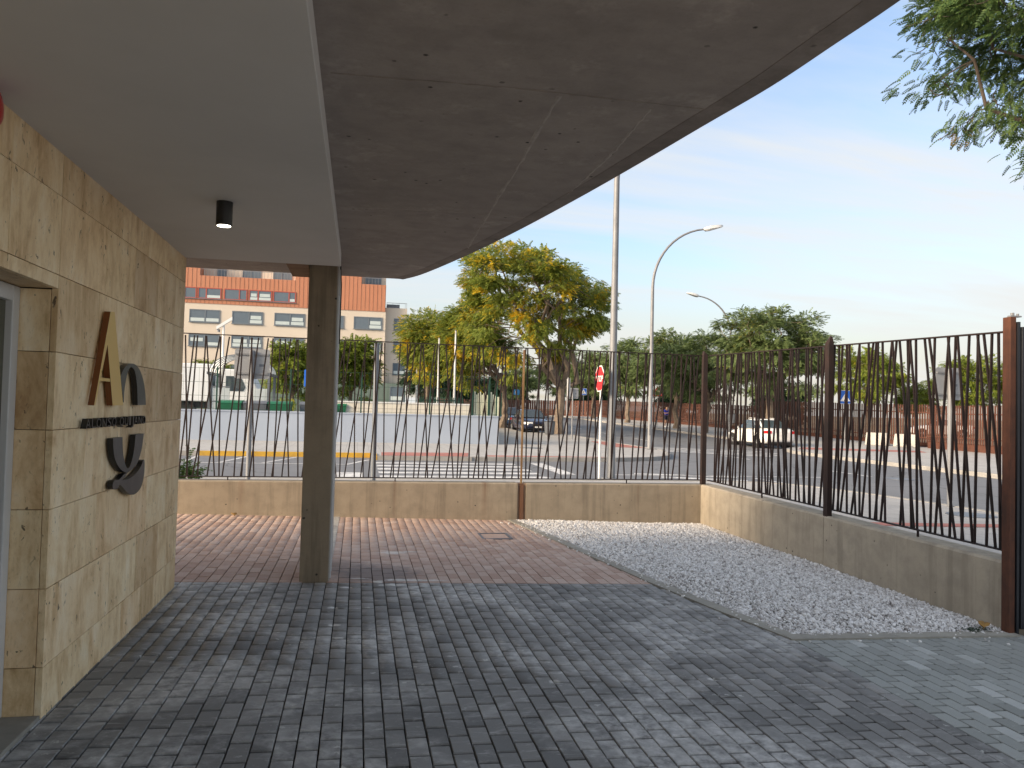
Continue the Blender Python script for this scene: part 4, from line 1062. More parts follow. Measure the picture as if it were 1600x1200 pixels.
tree('garden_tree', 'low yellow green tree seen over the white lorry', (-11.6, 66), T6, 'young trees before the flats', 4.1, 0.72)
T7 = make_tree(63, 1.2, 9.2, 2.2, 0.6, 90, 45, 0.55, 0.16, 'leaf_dark', 'barkdark', limbs=5, spread=0.8)
tree('dark_evergreen', 'dark evergreen tree at the right side of the flats', (6.0, 76), T7)
tree('dark_evergreen', 'dark evergreen tree behind the black sign panel', (9.5, 80), T7, None, 1.5, 0.9)
T8 = make_tree(71, 1.0, 6.5, 5.0, 0.3, 100, 40, 0.70, 0.16, 'leaf_dark', 'barkdark', limbs=6, spread=1.1)
for lab, x, y, s_ in (('dark clump of trees at the far end of the street', 17.0, 128, 1.0), ('dark trees behind the grey sign back and rust gate', 27.0, 150, 1.15),
                      ('dark greenery behind the rust fence left of the nearest lamp post', 34.0, 112, 0.85), ('dark greenery behind the rust fence beside the person', 36.0, 84, 0.75), ('dark greenery above the white parked car roof', 40.0, 70, 0.62)):
    tree('background_tree', lab, (x, y), T8, 'dark trees behind the rust fence', s_ * 3, s_)
# tree close by on the right, its branches hang into the picture
NT_ = make_tree(85, 3.2, 10.3, 3.0, 5.75, 190, 60, 0.18, 0.09, 'leaf_near', 'barkdark', limbs=9, spread=0.50, tmpl=sprig_template(6, 1.0, 0.32, 0.075), extra=((-1.05, 0.0, 5.95), (-1.0, 0.1, 5.55), (-0.95, 0.0, 5.2), (-0.6, -0.2, 5.6), (-0.5, 0.1, 5.1)))
tree('pavement_tree', 'leafy branches hanging in at the top right corner', (10.6, 9.6), NT_)

# ================================================================== STREET LAMPS AND SIGNS
def lamp(label, loc, rz, H=9.0, reach=3.0, group='curved street lamps'):
    t_ = thing('street_lamp', label, 'street lamp', (loc[0], loc[1], zst(loc[1])), rz, group)
    m = MB(); m.box(-0.16, 0.16, -0.16, 0.16, -0.02, 0.03); m.build('base_plate', 'galv', t_, world=False)
    pts = [(0, 0, 0.0), (0, 0, 2.4), (0, 0, H * 0.55), (0, 0, H * 0.73)]; rr = [0.10, 0.088, 0.074, 0.066]
    for k_ in range(1, 13):
        a = math.pi / 2 * k_ / 12 * 0.93
        pts.append((reach * 0.86 * (1 - math.cos(a)), 0, H * 0.73 + H * 0.28 * math.sin(a))); rr.append(0.066 - 0.028 * k_ / 12)
    m = MB(); m.tube(pts, rr, 14); m.build('pole', 'galv', t_, world=False, smooth=50)
    m = MB(); m.box(-0.05, 0.05, -0.098, -0.080, 0.6, 1.05); m.build('access_door', 'galvdark', t_, world=False)
    e = Vector(pts[-1]); 
    m = MB(); secs = []
    for (u, w, h0, h1) in ((-0.02, 0.05, -0.03, 0.05), (0.10, 0.14, -0.09, 0.10), (0.30, 0.17, -0.08, 0.13), (0.60, 0.15, -0.03, 0.13), (0.78, 0.10, 0.02, 0.11), (0.84, 0.04, 0.05, 0.09)):
        zo = e.z + u * 0.16
        secs.append([(e.x + u, -w, zo + h0 * 0.3), (e.x + u, -w * 0.7, zo + h0), (e.x + u, w * 0.7, zo + h0), (e.x + u, w, zo + h0 * 0.3), (e.x + u, w * 0.8, zo + h1 * 0.8), (e.x + u, 0, zo + h1), (e.x + u, -w * 0.8, zo + h1 * 0.8)])
    m.loft(secs); m.build('lamp_head', 'alu', t_, world=False, smooth=35)
    return t_
lamp('tall grey lamp post next to the stop sign, its top hidden by the canopy', (5.81, 17.6), R(8), 9.6, 3.0)
lamp('street lamp with complete curved arm on the pavement corner', (12.12, 31.6), R(-4), 9.4, 2.9)
lamp('far street lamp rising from the trees with arm towards the left', (23.9, 48.0), R(176), 9.0, 2.9)

def plate(pts, th, par, name, mat, y=0.0):
    m = MB(); m.prism(pts, lambda p, t: (p[0], y + th * t, p[1])); return m.build(name, mat, par, world=False)
def rrect(x0, x1, z0, z1, r=0.05):
    o_ = []
    for cx, cz, a0 in ((x1 - r, z1 - r, 0), (x0 + r, z1 - r, 90), (x0 + r, z0 + r, 180), (x1 - r, z0 + r, 270)):
        for k_ in range(5):
            a = R(a0 + 22.5 * k_); o_.append((cx + r * math.cos(a), cz + r * math.sin(a)))
    return o_
def sign_post(name, label, cat, loc, rz, H, r=0.038, mat='galv'):
    t_ = thing(name, label, cat, (loc[0], loc[1], zst(loc[1])), rz)
    m = MB(); m.tube([(0, 0, -0.05), (0, 0, H)], r, 10); m.build('post', mat, t_, world=False, smooth=40); return t_
# local frame: the sign faces local -Y
def rect_back(label, loc, rz, w, z0, z1, H=None, r=0.04, xo=0.0):
    t_ = sign_post('road_sign', label, 'road sign', loc, rz, (H or z1 - 0.03), r)
    plate(rrect(xo - w / 2, xo + w / 2, z0, z1), 0.012, t_, 'sign_plate', 'signback', 0.044)
    m = MB(); m.box(xo - w / 2 + 0.02, xo + w / 2 - 0.02, 0.020, 0.043, z0 + 0.08, z0 + 0.11); m.box(xo - w / 2 + 0.02, xo + w / 2 - 0.02, 0.020, 0.043, z1 - 0.11, z1 - 0.08); m.build('bracket', 'galv', t_, world=False)
    m = MB(); m.box(xo + w * 0.20, xo + w * 0.34, 0.0425, 0.0435, z0 + (z1 - z0) * 0.42, z0 + (z1 - z0) * 0.50); m.build('sticker', 'galvdark', t_, world=False)
    return t_
rect_back('grey back of a rounded square sign on a post left of the column', (-1.87, 14.5), 0, 0.60, 2.0, 2.53)
rect_back('grey back of a rounded square sign on a post near the gate', (10.63, 12.62), R(4), 0.58, 1.95, 2.54, r=0.045)
rect_back('small pale grey sign back between the tree trunk and the stop sign', (11.03, 40.0), 0, 0.64, 2.14, 2.70)
t_ = sign_post('road_sign', 'narrow white sign seen edge on beside the small grey sign back', 'road sign', (9.75, 36.3), R(68), 3.05, 0.05)
plate(rrect(-0.45, 0.45, 2.2, 3.1), 0.02, t_, 'sign_plate', 'white', -0.07)
t_ = sign_post('sign_post', 'plain dark grey post just right of the concrete column', 'post', (0.33, 16.2), 0, 2.82, 0.052, 'galvdark')
m = MB(); m.cyl((0, 0, 2.82), 0.056, 0.02, 12); m.build('cap', 'galvdark', t_, world=False)

# stop sign, facing the cars that come from the left
st = sign_post('stop_sign', 'red octagonal stop sign turned sideways beside the lamp post', 'stop sign', (5.5, 17.5), R(-88), 2.60, 0.03, 'alu')
octo = lambda r_: [(r_ * math.cos(R(22.5 + 45 * q)), 2.33 + r_ * math.sin(R(22.5 + 45 * q))) for q in range(8)]
plate(octo(0.325), 0.012, st, 'sign_plate', 'white', -0.044); plate(octo(0.30), 0.0015, st, 'red_face', 'signred', -0.0460)
def text_mesh(s_, size, mat, par, x, y, z, name='lettering', depth=0.001, rot=True):
    cu = bpy.data.curves.new('t', 'FONT'); cu.body = s_; cu.size = size; cu.align_x = 'CENTER'; cu.extrude = depth; cu.resolution_u = 3; cu.offset = size * 0.012
    to = bpy.data.objects.new('t', cu); COL.objects.link(to); bpy.context.view_layer.update()
    me = bpy.data.meshes.new_from_object(to.evaluated_get(bpy.context.evaluated_depsgraph_get())); bpy.data.objects.remove(to)
    for v in me.vertices: v.co = Vector((x + v.co.x, y - v.co.z, z + v.co.y))
    me.materials.clear(); me.materials.append(M[mat]); return link(name, me, par)
text_mesh('STOP', 0.20, 'white', st, 0, -0.0475, 2.26)

def ped_sign(label, loc, rz, z0, w, h, H):
    t_ = sign_post('crossing_sign', label, 'road sign', loc, rz, H, 0.03)
    plate(rrect(-w / 2, w / 2, z0, z0 + h, 0.04), 0.01, t_, 'sign_plate', 'white', -0.042)
    plate(rrect(-w / 2 + 0.015, w / 2 - 0.015, z0 + 0.015, z0 + h - 0.015, 0.03), 0.001, t_, 'blue_field', 'signblue', -0.0435)
    a = w * 0.40; zb = z0 + h * 0.20
    plate([(-a, zb), (a, zb), (0, zb + a * 1.75)], 0.001, t_, 'white_triangle', 'white', -0.045)
    q = a * 0.22
    m = MB()
    for poly in ([(-q * 0.4, zb + a * 0.62), (q * 0.5, zb + a * 0.62), (q * 0.45, zb + a * 1.15), (-q * 0.3, zb + a * 1.15)], [(-q * 1.3, zb + a * 0.1), (-q * 0.8, zb + a * 0.1), (q * 0.4, zb + a * 0.62), (-q * 0.3, zb + a * 0.66)],
                 [(q * 0.8, zb + a * 0.1), (q * 1.3, zb + a * 0.1), (q * 0.5, zb + a * 0.66), (-q * 0.1, zb + a * 0.62)], [(q * 0.4, zb + a * 1.1), (q * 1.4, zb + a * 0.72), (q * 1.5, zb + a * 0.80), (q * 0.4, zb + a * 1.2)],
                 [(q * 0.35 * math.cos(R(60 * i)) + q * 0.1, zb + a * 1.27 + q * 0.38 * math.sin(R(60 * i))) for i in range(6)]):
        m.prism(poly, lambda p, t: (p[0], -0.0465 + 0.001 * t, p[1]))
    m.build('walking_figure', 'black', t_, world=False)
    return t_
ped_sign('blue pedestrian crossing sign on the far pavement, right part of the picture', (27.8, 41.3), R(-30), 2.27, 0.66, 0.78, 2.9)
ped_sign('small blue pedestrian crossing sign before the rust fence by the stop sign', (18.0, 62.0), R(-15), 2.42, 0.52, 0.55, 2.9)
t_ = sign_post('street_sign', 'small light blue sign between the two tree trunks', 'road sign', (12.0, 60.0), R(-10), 2.6, 0.03)
plate(rrect(-0.26, 0.26, 2.27, 2.70, 0.12), 0.01, t_, 'sign_plate', 'lightblue', -0.04); plate(rrect(-0.09, 0.03, 2.36, 2.60, 0.03), 0.001, t_, 'white_mark', 'white', -0.042)
t_ = sign_post('warning_sign', 'red bordered triangular warning sign left of the person', 'road sign', (23.6, 60.0), R(-15), 3.2, 0.03)
plate([(-0.46, 2.5), (0.46, 2.5), (0, 3.30)], 0.01, t_, 'sign_plate', 'signred', -0.04); plate([(-0.31, 2.585), (0.31, 2.585), (0, 3.13)], 0.001, t_, 'white_field', 'white', -0.042)
plate([(-0.17, 2.64), (0.17, 2.64), (0.14, 2.76), (0.03, 2.80), (-0.03, 2.90), (-0.12, 2.80)], 0.001, t_, 'black_symbol', 'black', -0.0435)
t_ = sign_post('blue_sign', 'blue sign plate half hidden by the left edge of the column', 'road sign', (-1.78, 30.0), R(-10), 2.9, 0.035)
plate(rrect(-0.22, 0.22, 2.2, 2.83, 0.04), 0.012, t_, 'sign_plate', 'signblue', -0.05)
plate(rrect(-0.10, 0.10, 2.36, 2.66, 0.03), 0.001, t_, 'white_mark', 'white', -0.052)

# litter bins
def litter(label, loc, s=1.0, post=False):
    t_ = thing('litter_bin', label, 'litter bin', (loc[0], loc[1], zst(loc[1])), 0, 'street litter bins')
    m = MB(); z0 = 0.95 if post else 0.03
    m.lathe((0, 0, z0), [(0.17 * s, 0), (0.20 * s, 0.05), (0.23 * s, 0.50 * s), (0.235 * s, 0.52 * s)], 16); m.build('body', 'galvdark', t_, world=False, smooth=40)
    m = MB(); m.lathe((0, 0, z0 + 0.52 * s), [(0.24 * s, 0), (0.24 * s, 0.03), (0.17 * s, 0.04)], 16); m.build('rim', 'black', t_, world=False, smooth=40)
    if post:
        m = MB(); m.tube([(-0.27, 0, -0.02), (-0.27, 0, 2.6)], 0.03, 8); m.build('post', 'galv', t_, world=False)
    return t_
litter('dark grey litter bin on the pavement beside the big tree trunk', (10.9, 44.4), 1.4)
litter('dark litter bin on a post behind the white car bonnet', (21.9, 43.6), 1.0, True)

# ================================================================== VEHICLES
def car(label, loc, rz, paint, rails=False, group=None):
    """front towards local +Y"""
    t_ = thing('parked_car', label, 'car', (loc[0], loc[1], zst(loc[1]) - 0.122), rz, group)
    st_ = [(-2.24, 0.66, 0.42, 0.84), (-2.20, 0.76, 0.34, 0.95), (-2.05, 0.83, 0.25, 1.00), (-1.70, 0.875, 0.20, 1.01), (-1.0, 0.89, 0.19, 0.98), (-0.2, 0.89, 0.19, 0.955), (0.6, 0.89, 0.19, 0.94), (1.10, 0.885, 0.19, 0.915), (1.6, 0.87, 0.20, 0.84), (1.98, 0.82, 0.24, 0.75), (2.16, 0.74, 0.30, 0.67), (2.23, 0.62, 0.38, 0.58)]
    rings = []
    for y, w, zb, zt in st_:
        h = zt - zb
        half = [(0.80 * w, zb), (0.96 * w, zb + 0.10 * h), (1.0 * w, zb + 0.40 * h), (0.985 * w, zb + 0.68 * h), (0.95 * w, zb + 0.86 * h), (0.86 * w, zb + 0.97 * h), (0.5 * w, zt + 0.012), (0, zt + 0.02)]
        rings.append([(x, y, z) for x, z in half] + [(-x, y, z) for x, z in half[-2::-1]])
    m = MB(); m.loft(rings); m.build('body', paint, t_, world=False, smooth=50)
    # cabin
    lo = [(-1.82, 0.70), (-1.0, 0.80), (0.1, 0.81), (0.95, 0.76)]
    hi = [(-1.02, 0.54), (-0.7, 0.585), (-0.1, 0.59), (0.22, 0.55)]
    zl = [0.97, 0.955, 0.93, 0.90]; zh = [1.41, 1.445, 1.45, 1.42]
    cab = MB()
    R0 = [(w, y, z) for (y, w), z in zip(lo, zl)] + [(-w, y, z) for (y, w), z in reversed(list(zip(lo, zl)))]
    R1 = [(w, y, z) for (y, w), z in zip(hi, zh)] + [(-w, y, z) for (y, w), z in reversed(list(zip(hi, zh)))]
    Rm = [((a[0] * 0.45 + b[0] * 0.55) + (0.03 if a[0] > 0 else -0.03), a[1] * 0.45 + b[1] * 0.55, a[2] * 0.45 + b[2] * 0.55) for a, b in zip(R0, R1)]
    R2 = [(x * 0.8, y * 0.92 - 0.03, 1.468) for x, y, z in R1]
    cab.loft([R0, Rm, R1, R2]); cb_ = cab.build('cabin', paint, t_, world=False, smooth=45)
    L3 = lambda a, b, t: tuple(p + (q - p) * t for p, q in zip(a, b))
    def win(name, quad, off):
        n_ = (Vector(quad[1]) - Vector(quad[0])).cross(Vector(quad[3]) - Vector(quad[0])).normalized()
        if n_.dot(Vector(off)) < 0: n_ = -n_
        m = MB(); q0 = [Vector(p) + n_ * 0.030 for p in quad]; q1 = [Vector(p) + n_ * 0.004 for p in quad]
        m.add([tuple(p) for p in q0 + q1], [(0, 1, 2, 3), (4, 5, 6, 7), (0, 1, 5, 4), (1, 2, 6, 5), (2, 3, 7, 6), (3, 0, 4, 7)]); return m.build(name, 'carglass', t_, world=False)
    for sg in (1, -1):
        f = lambda p: (p[0] * sg, p[1], p[2])
        win('side_window', [f((0.815, -1.00, 0.97)), f((0.825, -0.08, 0.955)), f((0.635, -0.12, 1.40)), f((0.625, -0.72, 1.385))], (sg, 0, 0))
        win('side_window', [f((0.825, -0.02, 0.955)), f((0.80, 0.80, 0.94)), f((0.615, 0.16, 1.385)), f((0.635, -0.06, 1.40))], (sg, 0, 0))
        win('quarter_window', [f((0.735, -1.64, 1.00)), f((0.81, -1.04, 0.975)), f((0.62, -0.76, 1.385)), f((0.585, -0.99, 1.365))], (sg, 0, 0))
        m = MB(); m.box(min(sg * 0.88, sg * 1.0), max(sg * 0.88, sg * 1.0), 0.62, 0.74, 0.93, 1.05); m.build('mirror', paint, t_, world=False, bevel=0.02)
        m = MB(); m.loft([[(sg * a_, -2.225 + b_, z) for a_, b_ in ((0.52, -0.035), (0.68, -0.02), (0.81, 0.05), (0.86, 0.13), (0.79, 0.15), (0.54, 0.03))] for z in (0.75, 0.89)]); m.build('tail_light', 'taillight', t_, world=False)
        m = MB(); m.loft([[(sg * a_, 2.14 + b_, z) for a_, b_ in ((0.40, 0.09), (0.66, 0.05), (0.82, -0.10), (0.88, -0.32), (0.80, -0.34), (0.40, 0.0))] for z in (0.55, 0.69)]); m.build('headlight', 'headlight', t_, world=False)
        for y in (-1.38, 1.36):
            m = MB(); m.cyl((sg * 0.60, y, 0.325), 0.365, 0.291 * sg, 24, 'x'); m.build('wheel_arch', 'black', t_, world=False)
            m = MB(); m.lathe((sg * 0.68, y, 0.315), [(0.20, 0), (0.30, 0.0), (0.315, 0.03 * sg), (0.315, 0.19 * sg), (0.30, 0.225 * sg), (0.215, 0.228 * sg)], 24, 'x'); wh = m.build('wheel', 'tyre', t_, world=False, smooth=40)
            m = MB(); m.lathe((sg * 0.88, y, 0.315), [(0.215, 0.0), (0.215, 0.026 * sg), (0.195, 0.024 * sg), (0.19, 0.008 * sg)], 24, 'x')
            for q in range(5):
                a = 2 * math.pi * q / 5
                m.tube([(sg * 0.906, y, 0.315), (sg * 0.902, y + 0.2 * math.cos(a), 0.315 + 0.2 * math.sin(a))], [0.04, 0.024], 6)
            m.build('rim', 'rim', wh, world=False)
        if rails:
            m = MB(); m.tube([(sg * 0.56, -0.75, 1.46), (sg * 0.57, -0.6, 1.50), (sg * 0.57, 0.0, 1.505), (sg * 0.56, 0.15, 1.47)], 0.016, 6); m.build('roof_rail', 'alu', t_, world=False)
    win('windscreen', [(0.70, 0.90, 0.955), (-0.70, 0.90, 0.955), (-0.53, 0.26, 1.40), (0.53, 0.26, 1.40)], (0, 1, 0.5))
    win('rear_window', [(0.675, -1.77, 0.985), (-0.67, -1.77, 0.985), (-0.535, -1.05, 1.395), (0.535, -1.05, 1.395)], (0, -1, 0.5))
    m = MB(); m.box(-0.26, 0.26, -2.255, -2.235, 0.66, 0.77); m.build('number_plate', 'white', t_, world=False)
    m = MB(); m.box(-0.40, 0.40, -2.248, -2.232, 0.79, 0.81); m.build('boot_trim', 'alu', t_, world=False)
    m = MB(); m.box(-0.42, 0.42, 2.185, 2.245, 0.44, 0.58); m.build('grille', 'black', t_, world=False, bevel=0.01)
    m = MB(); m.box(-0.26, 0.26, 2.225, 2.262, 0.34, 0.43); m.build('number_plate', 'white', t_, world=False)
    m = MB(); m.box(-0.62, 0.62, -2.23, -2.06, 0.22, 0.33); m.box(-0.7, 0.7, -2.0, 1.9, 0.155, 0.24); m.build('underside', 'black', t_, world=False)
    return t_
car('white saloon car with roof rails parked across the junction', (20.95, 38.6), R(-1), 'carwhite', True)
car('dark navy car parked nose on between the two tree trunks', (10.95, 49.9), R(182), 'carnavy')
car('blue grey car parked behind the dark navy car', (10.85, 57.0), R(181), 'carblue')
car('tiny white car far beyond the slatted rust fence', (44.6, 54.0), R(60), 'carwhite')

lor = thing('lorry', 'white box lorry standing behind the pale blue wall', 'lorry', (-9.0, 42.5, 0.72))
m = MB(); m.box(-14.0, -7.25, 41.2, 43.7, 1.55, 3.42); m.build('cargo_box', 'vanpanel', lor, bevel=0.05)
m = MB(); m.box(-13.8, -5.4, 41.5, 43.4, 1.22, 1.54); m.build('chassis', 'black', lor)
m = MB(); prof = [(-7.05, 1.30), (-4.95, 1.30), (-4.85, 1.85), (-5.0, 2.25), (-5.45, 3.05), (-5.75, 3.2), (-7.05, 3.2)]
m.prism(prof, lambda p, t: (p[0], 41.35 + 2.2 * t, p[1])); m.build('cab', 'vanpanel', lor, bevel=0.06)
m = MB(); m.prism([(-6.55, 2.10), (-5.70, 2.10), (-5.60, 2.30), (-5.85, 2.85), (-6.55, 2.85)], lambda p, t: (p[0], 41.335 + 0.012 * t, p[1])); m.build('cab_window', 'carglass', lor)
for x in (-12.6, -11.6, -8.4, -5.9):
    m = MB(); m.lathe((x, 41.45, 1.12), [(0.25, -0.02), (0.43, -0.02), (0.45, 0.02), (0.45, 0.26), (0.3, 0.28)], 20, 'y'); m.build('wheel', 'tyre', lor, smooth=40)

# ================================================================== OVER THE ROAD: walls, yard, flats
bw = thing('blue_wall', 'long pale blue boundary wall across the street', 'wall', (-6.0, 33.9, 0))
m = MB(); m.box(-40, 6.02, 33.75, 34.0, -0.1, 1.18); m.build('wall', 'bluewall', bw)
m = MB(); m.box(-40.02, 6.05, 33.72, 34.03, 1.18, 1.235); m.build('coping', 'bluewall', bw)
m = MB(); m.box(5.77, 6.02, 34.0, 60, -0.1, 1.18); m.build('wall_return', 'bluewall', bw)
yd = MB(); yd.box(-60, 5.7, 34.0, 130, 0.5, 0.72); o = yd.build('yard', 'asphalt'); o['kind'] = 'structure'
cw = thing('cream_wall', 'cream rendered wall standing behind the pale blue wall', 'wall', (2.0, 36.1, 0.7))
m = MB(); m.box(-2.0, 5.08, 36.0, 36.22, 0.6, 1.68); m.build('wall', 'creamwall', cw)
m = MB(); m.box(-2.02, 5.1, 35.97, 36.25, 1.68, 1.735); m.build('coping', 'white', cw)
m = MB(); m.box(-2.0, 5.08, 35.992, 36.0, 1.42, 1.435); m.build('joint_line', 'seam', cw)
ps = thing('slatted_screen', 'pale yellow slatted screen with dark green posts beside the tree trunk', 'fence', (5.75, 36.0, 0.7))
for q in range(11):
    x = 5.14 + q * 0.085
    m = MB(); m.box(x, x + 0.06, 35.98, 36.02, 1.2, 2.25 + 0.08 * math.sin(q * 2.1)); m.build('slat', 'paleyel', ps)
for q in range(3):
    x = 6.08 + q * 0.115
    m = MB(); m.box(x, x + 0.08, 35.98, 36.02, 1.2, 2.20 - 0.05 * q); m.build('slat', 'paleyel', ps)
for x, z in ((5.10, 2.4), (5.86, 3.0), (6.42, 2.3)):
    m = MB(); m.box(x, x + 0.09, 35.9, 35.97, 1.2, z); m.build('post', 'greendark', ps)
# mesh fence on top of the blue wall
mf = thing('mesh_fence', 'thin green wire mesh fence standing on the pale blue wall', 'fence', (-6, 33.87, 1.23))
for x in (-11.5, -8.6, -5.7, -2.8, 0.1, 3.0, 5.9):
    m = MB(); m.box(x - 0.03, x + 0.03, 33.84, 33.90, 1.23, 3.0); m.build('post', 'greendark', mf)
m = MB()
for q in range(90):
    x = -12 + q * 0.2; m.box(x, x + 0.006, 33.865, 33.871, 1.25, 2.95)
for z in (1.28, 1.8, 2.35, 2.92): m.box(-12, 5.95, 33.872, 33.880, z, z + 0.012)
o = m.build('wire_mesh', 'greendark', mf); o['kind'] = 'stuff'

# glazed arched canopy over the bins
cp = thing('arched_canopy', 'arched glazed shelter with grey posts behind the pale blue wall', 'shelter', (-5.1, 38.5, 0.72))
for x, y in ((-6.72, 38.05), (-4.12, 38.05), (-6.72, 40.5), (-4.12, 40.5)):
    m = MB(); m.box(x - 0.06, x + 0.06, y - 0.06, y + 0.06, 0.7, 2.80); m.build('post', 'galvdark', cp)
for x in (-6.78, -4.06):
    m = MB(); m.box(x - 0.07, x + 0.07, 37.9, 40.7, 2.80, 2.92); m.build('eave_beam', 'galvdark', cp)
arc_pt = lambda a, y, rr: (-5.42 - rr * 1.36 * math.cos(a), y, 2.90 + rr * 0.86 * math.sin(a))
m = MB(); m.loft([[arc_pt(math.pi * q / 16, y, 1.0) for q in range(17)] for y in (37.95, 40.65)], closed=False, cap=False); m.build('roof_sheet', 'glassroof', cp, smooth=60)
for j in range(6):
    y = 37.95 + j * 0.54
    m = MB(); m.tube([arc_pt(math.pi * q / 16, y, 0.985) for q in range(17)], 0.022, 6); m.build('rib', 'galvdark', cp)
m = MB(); m.box(-6.6, -5.85, 38.03, 38.07, 0.9, 2.2); m.build('side_panel', 'glassroof', cp)
m = MB(); m.box(-4.8, -4.19, 38.03, 38.07, 0.9, 2.2); m.build('side_panel', 'glassroof', cp)
for z in (1.55, 2.22):
    m = MB(); m.box(-6.6, -5.85, 38.0, 38.025, z, z + 0.05); m.build('panel_rail', 'galvdark', cp)

def wheelie(label, x, y, mat):
    t_ = thing('rubbish_container', label, 'rubbish bin', (x, y, 0.72), 0, 'rubbish containers in the yard')
    m = MB(); m.loft([[(-0.40, -0.42, 0.12), (0.40, -0.42, 0.12), (0.40, 0.42, 0.12), (-0.40, 0.42, 0.12)], [(-0.47, -0.5, 0.80), (0.47, -0.5, 0.80), (0.47, 0.5, 0.80), (-0.47, 0.5, 0.80)]]); m.build('body', mat, t_, world=False)
    m = MB(); m.loft([[(-0.49, -0.52, 0.80), (0.49, -0.52, 0.80), (0.49, 0.52, 0.80), (-0.49, 0.52, 0.80)], [(-0.47, -0.40, 0.88), (0.47, -0.40, 0.88), (0.47, 0.45, 0.93), (-0.47, 0.45, 0.93)]]); m.build('lid', 'green' if mat == 'green' else 'galvdark', t_, world=False)
    return t_
wheelie('green rubbish container at the left end of the row under the shelter', -5.35, 35.4, 'green'); wheelie('dark container between two green ones under the shelter', -4.32, 35.4, 'galvdark')
wheelie('green rubbish container right of the dark one under the shelter', -3.32, 35.4, 'green'); wheelie('dark container standing apart right of the shelter', -2.05, 35.8, 'galvdark')
wheelie('green container next to the left edge of the column', -1.0, 36.4, 'green')

# camera mast, pharmacy sign, white masts
cm = thing('camera_mast', 'white mast with a tilted camera head behind the pale blue wall', 'mast', (-6.62, 40.6, 0.72))
m = MB(); m.tube([(-6.62, 40.6, 0.7), (-6.62, 40.6, 5.35)], [0.08, 0.05], 8); m.build('mast', 'white', cm, smooth=40)
m = MB(); m.loft([[(-6.95 + u * 0.72, 40.6 + a, 5.15 + u * 0.50 + b) for a, b in ((-0.09, -0.07), (0.09, -0.07), (0.09, 0.09), (-0.09, 0.09))] for u in (0, 0.15, 0.9, 1.0)]); m.build('camera_head', 'white', cm)
m = MB(); m.cyl((-6.85, 40.6, 4.98), 0.07, 0.12, 10); m.build('bracket', 'galvdark', cm)
ph = thing('panel_sign', 'black sign panel with a green emblem between white posts', 'sign', (4.7, 60, 0.7))
for x in (4.28, 5.1):
    m = MB(); m.tube([(x, 60.05, 0.7), (x, 60.05, 4.75)], 0.07, 8); m.build('post', 'white', ph)
m = MB(); m.box(4.36, 5.03, 59.98, 60.06, 4.05, 4.98); m.build('panel', 'black', ph)
m = MB(); m.prism([(4.62, 4.62), (4.74, 4.84), (4.92, 4.84), (4.98, 4.66), (4.80, 4.40)], lambda p, t: (p[0], 59.97 - 0.008 * t, p[1])); m.build('green_emblem', m_emit('green_led', (0.02, 0.55, 0.25), 0.5), ph)
m = MB(); m.box(4.40, 4.58, 59.966, 59.974, 4.50, 4.78); m.box(4.42, 4.98, 59.966, 59.974, 4.16, 4.24); m.build('white_lettering', 'white', ph)
for lab, x, y, h in (('left one of the two tall pale masts before the yellowing tree', 4.92, 50.0, 5.9), ('right one of the two tall pale masts before the yellowing tree', 5.37, 45.0, 5.95)):
    t_ = thing('flag_mast', lab, 'mast', (x, y, 0.7), 0, 'pale masts in the yard')
    m = MB(); m.tube([(0, 0, 0), (0, 0, h - 0.7)], [0.075, 0.05], 8); m.build('mast', 'alu', t_, world=False, smooth=40)
    m = MB(); m.cyl((0, 0, h - 0.7), 0.06, 0.05, 8); m.build('cap', 'galv', t_, world=False)
    m = MB(); m.box(-0.15, 0.15, -0.15, 0.15, 0, 0.04); m.build('foot', 'galv', t_, world=False)
gf = thing('green_railing', 'dark green railing panels behind the cream wall', 'fence', (4.5, 44, 0.72))
for q in range(26):
    x = 3.2 + q * 0.10
    m = MB(); m.box(x, x + 0.05, 43.98, 44.02, 0.72, 2.1 + (0.35 if q % 6 == 0 else 0)); m.build('bar', 'greendark', gf)
m = MB(); m.box(3.2, 5.8, 44.021, 44.05, 1.9, 1.96); m.box(3.2, 5.8, 44.021, 44.05, 0.9, 0.96); m.build('rail', 'greendark', gf)

# flats
fl = thing('apartment_block', 'cream block of flats with orange clad top floors across the street', 'building', (-8.0, 95.0, 0.7))
YF = 90.0
m = MB(); m.box(-34, 2.70, YF, YF + 14, 0.6, 12.12); m.build('wall', 'cream', fl)
m = MB(); m.box(2.70, 5.15, YF + 0.8, YF + 12, 4.1, 12.70); m.build('side_wing', 'cream', fl)
m = MB(); m.box(-34, 5.15, YF - 0.01, YF + 0.79, 0.6, 4.05); m.build('ground_floor', 'greenbase', fl)
m = MB(); m.box(-34, 2.66, YF - 0.05, YF + 13.9, 12.121, 15.15); m.box(-34, -17.3, YF - 0.051, YF + 5, 15.15, 17.4); m.box(-7.3, -0.05, YF - 0.051, YF + 5, 15.15, 17.4); m.build('cladding', 'orange', fl)
m = MB(); x = -33.9
while x < 2.6:
    top_ = 15.14 if (-17.3 < x < -7.3 or x > -0.1) else 17.39
    if -22.7 < x < -7.1:
        m.box(x, x + 0.04, YF - 0.075, YF - 0.0505, 12.13, 12.55); m.box(x, x + 0.04, YF - 0.075, YF - 0.0505, 13.9, top_)
    else: m.box(x, x + 0.04, YF - 0.075, YF - 0.0505, 12.13, top_)
    x += 0.45
o = m.build('cladding_ribs', 'orange', fl); o['kind'] = 'stuff'
m = MB(); m.box(-34, 2.7, YF + 2.0, YF + 12, 15.16, 18.6); m.build('setback_floor', 'cream', fl)
m = MB(); m.box(-34, 2.8, YF + 1.6, YF + 12.4, 18.61, 18.9); m.build('roof', 'creamwall', fl)
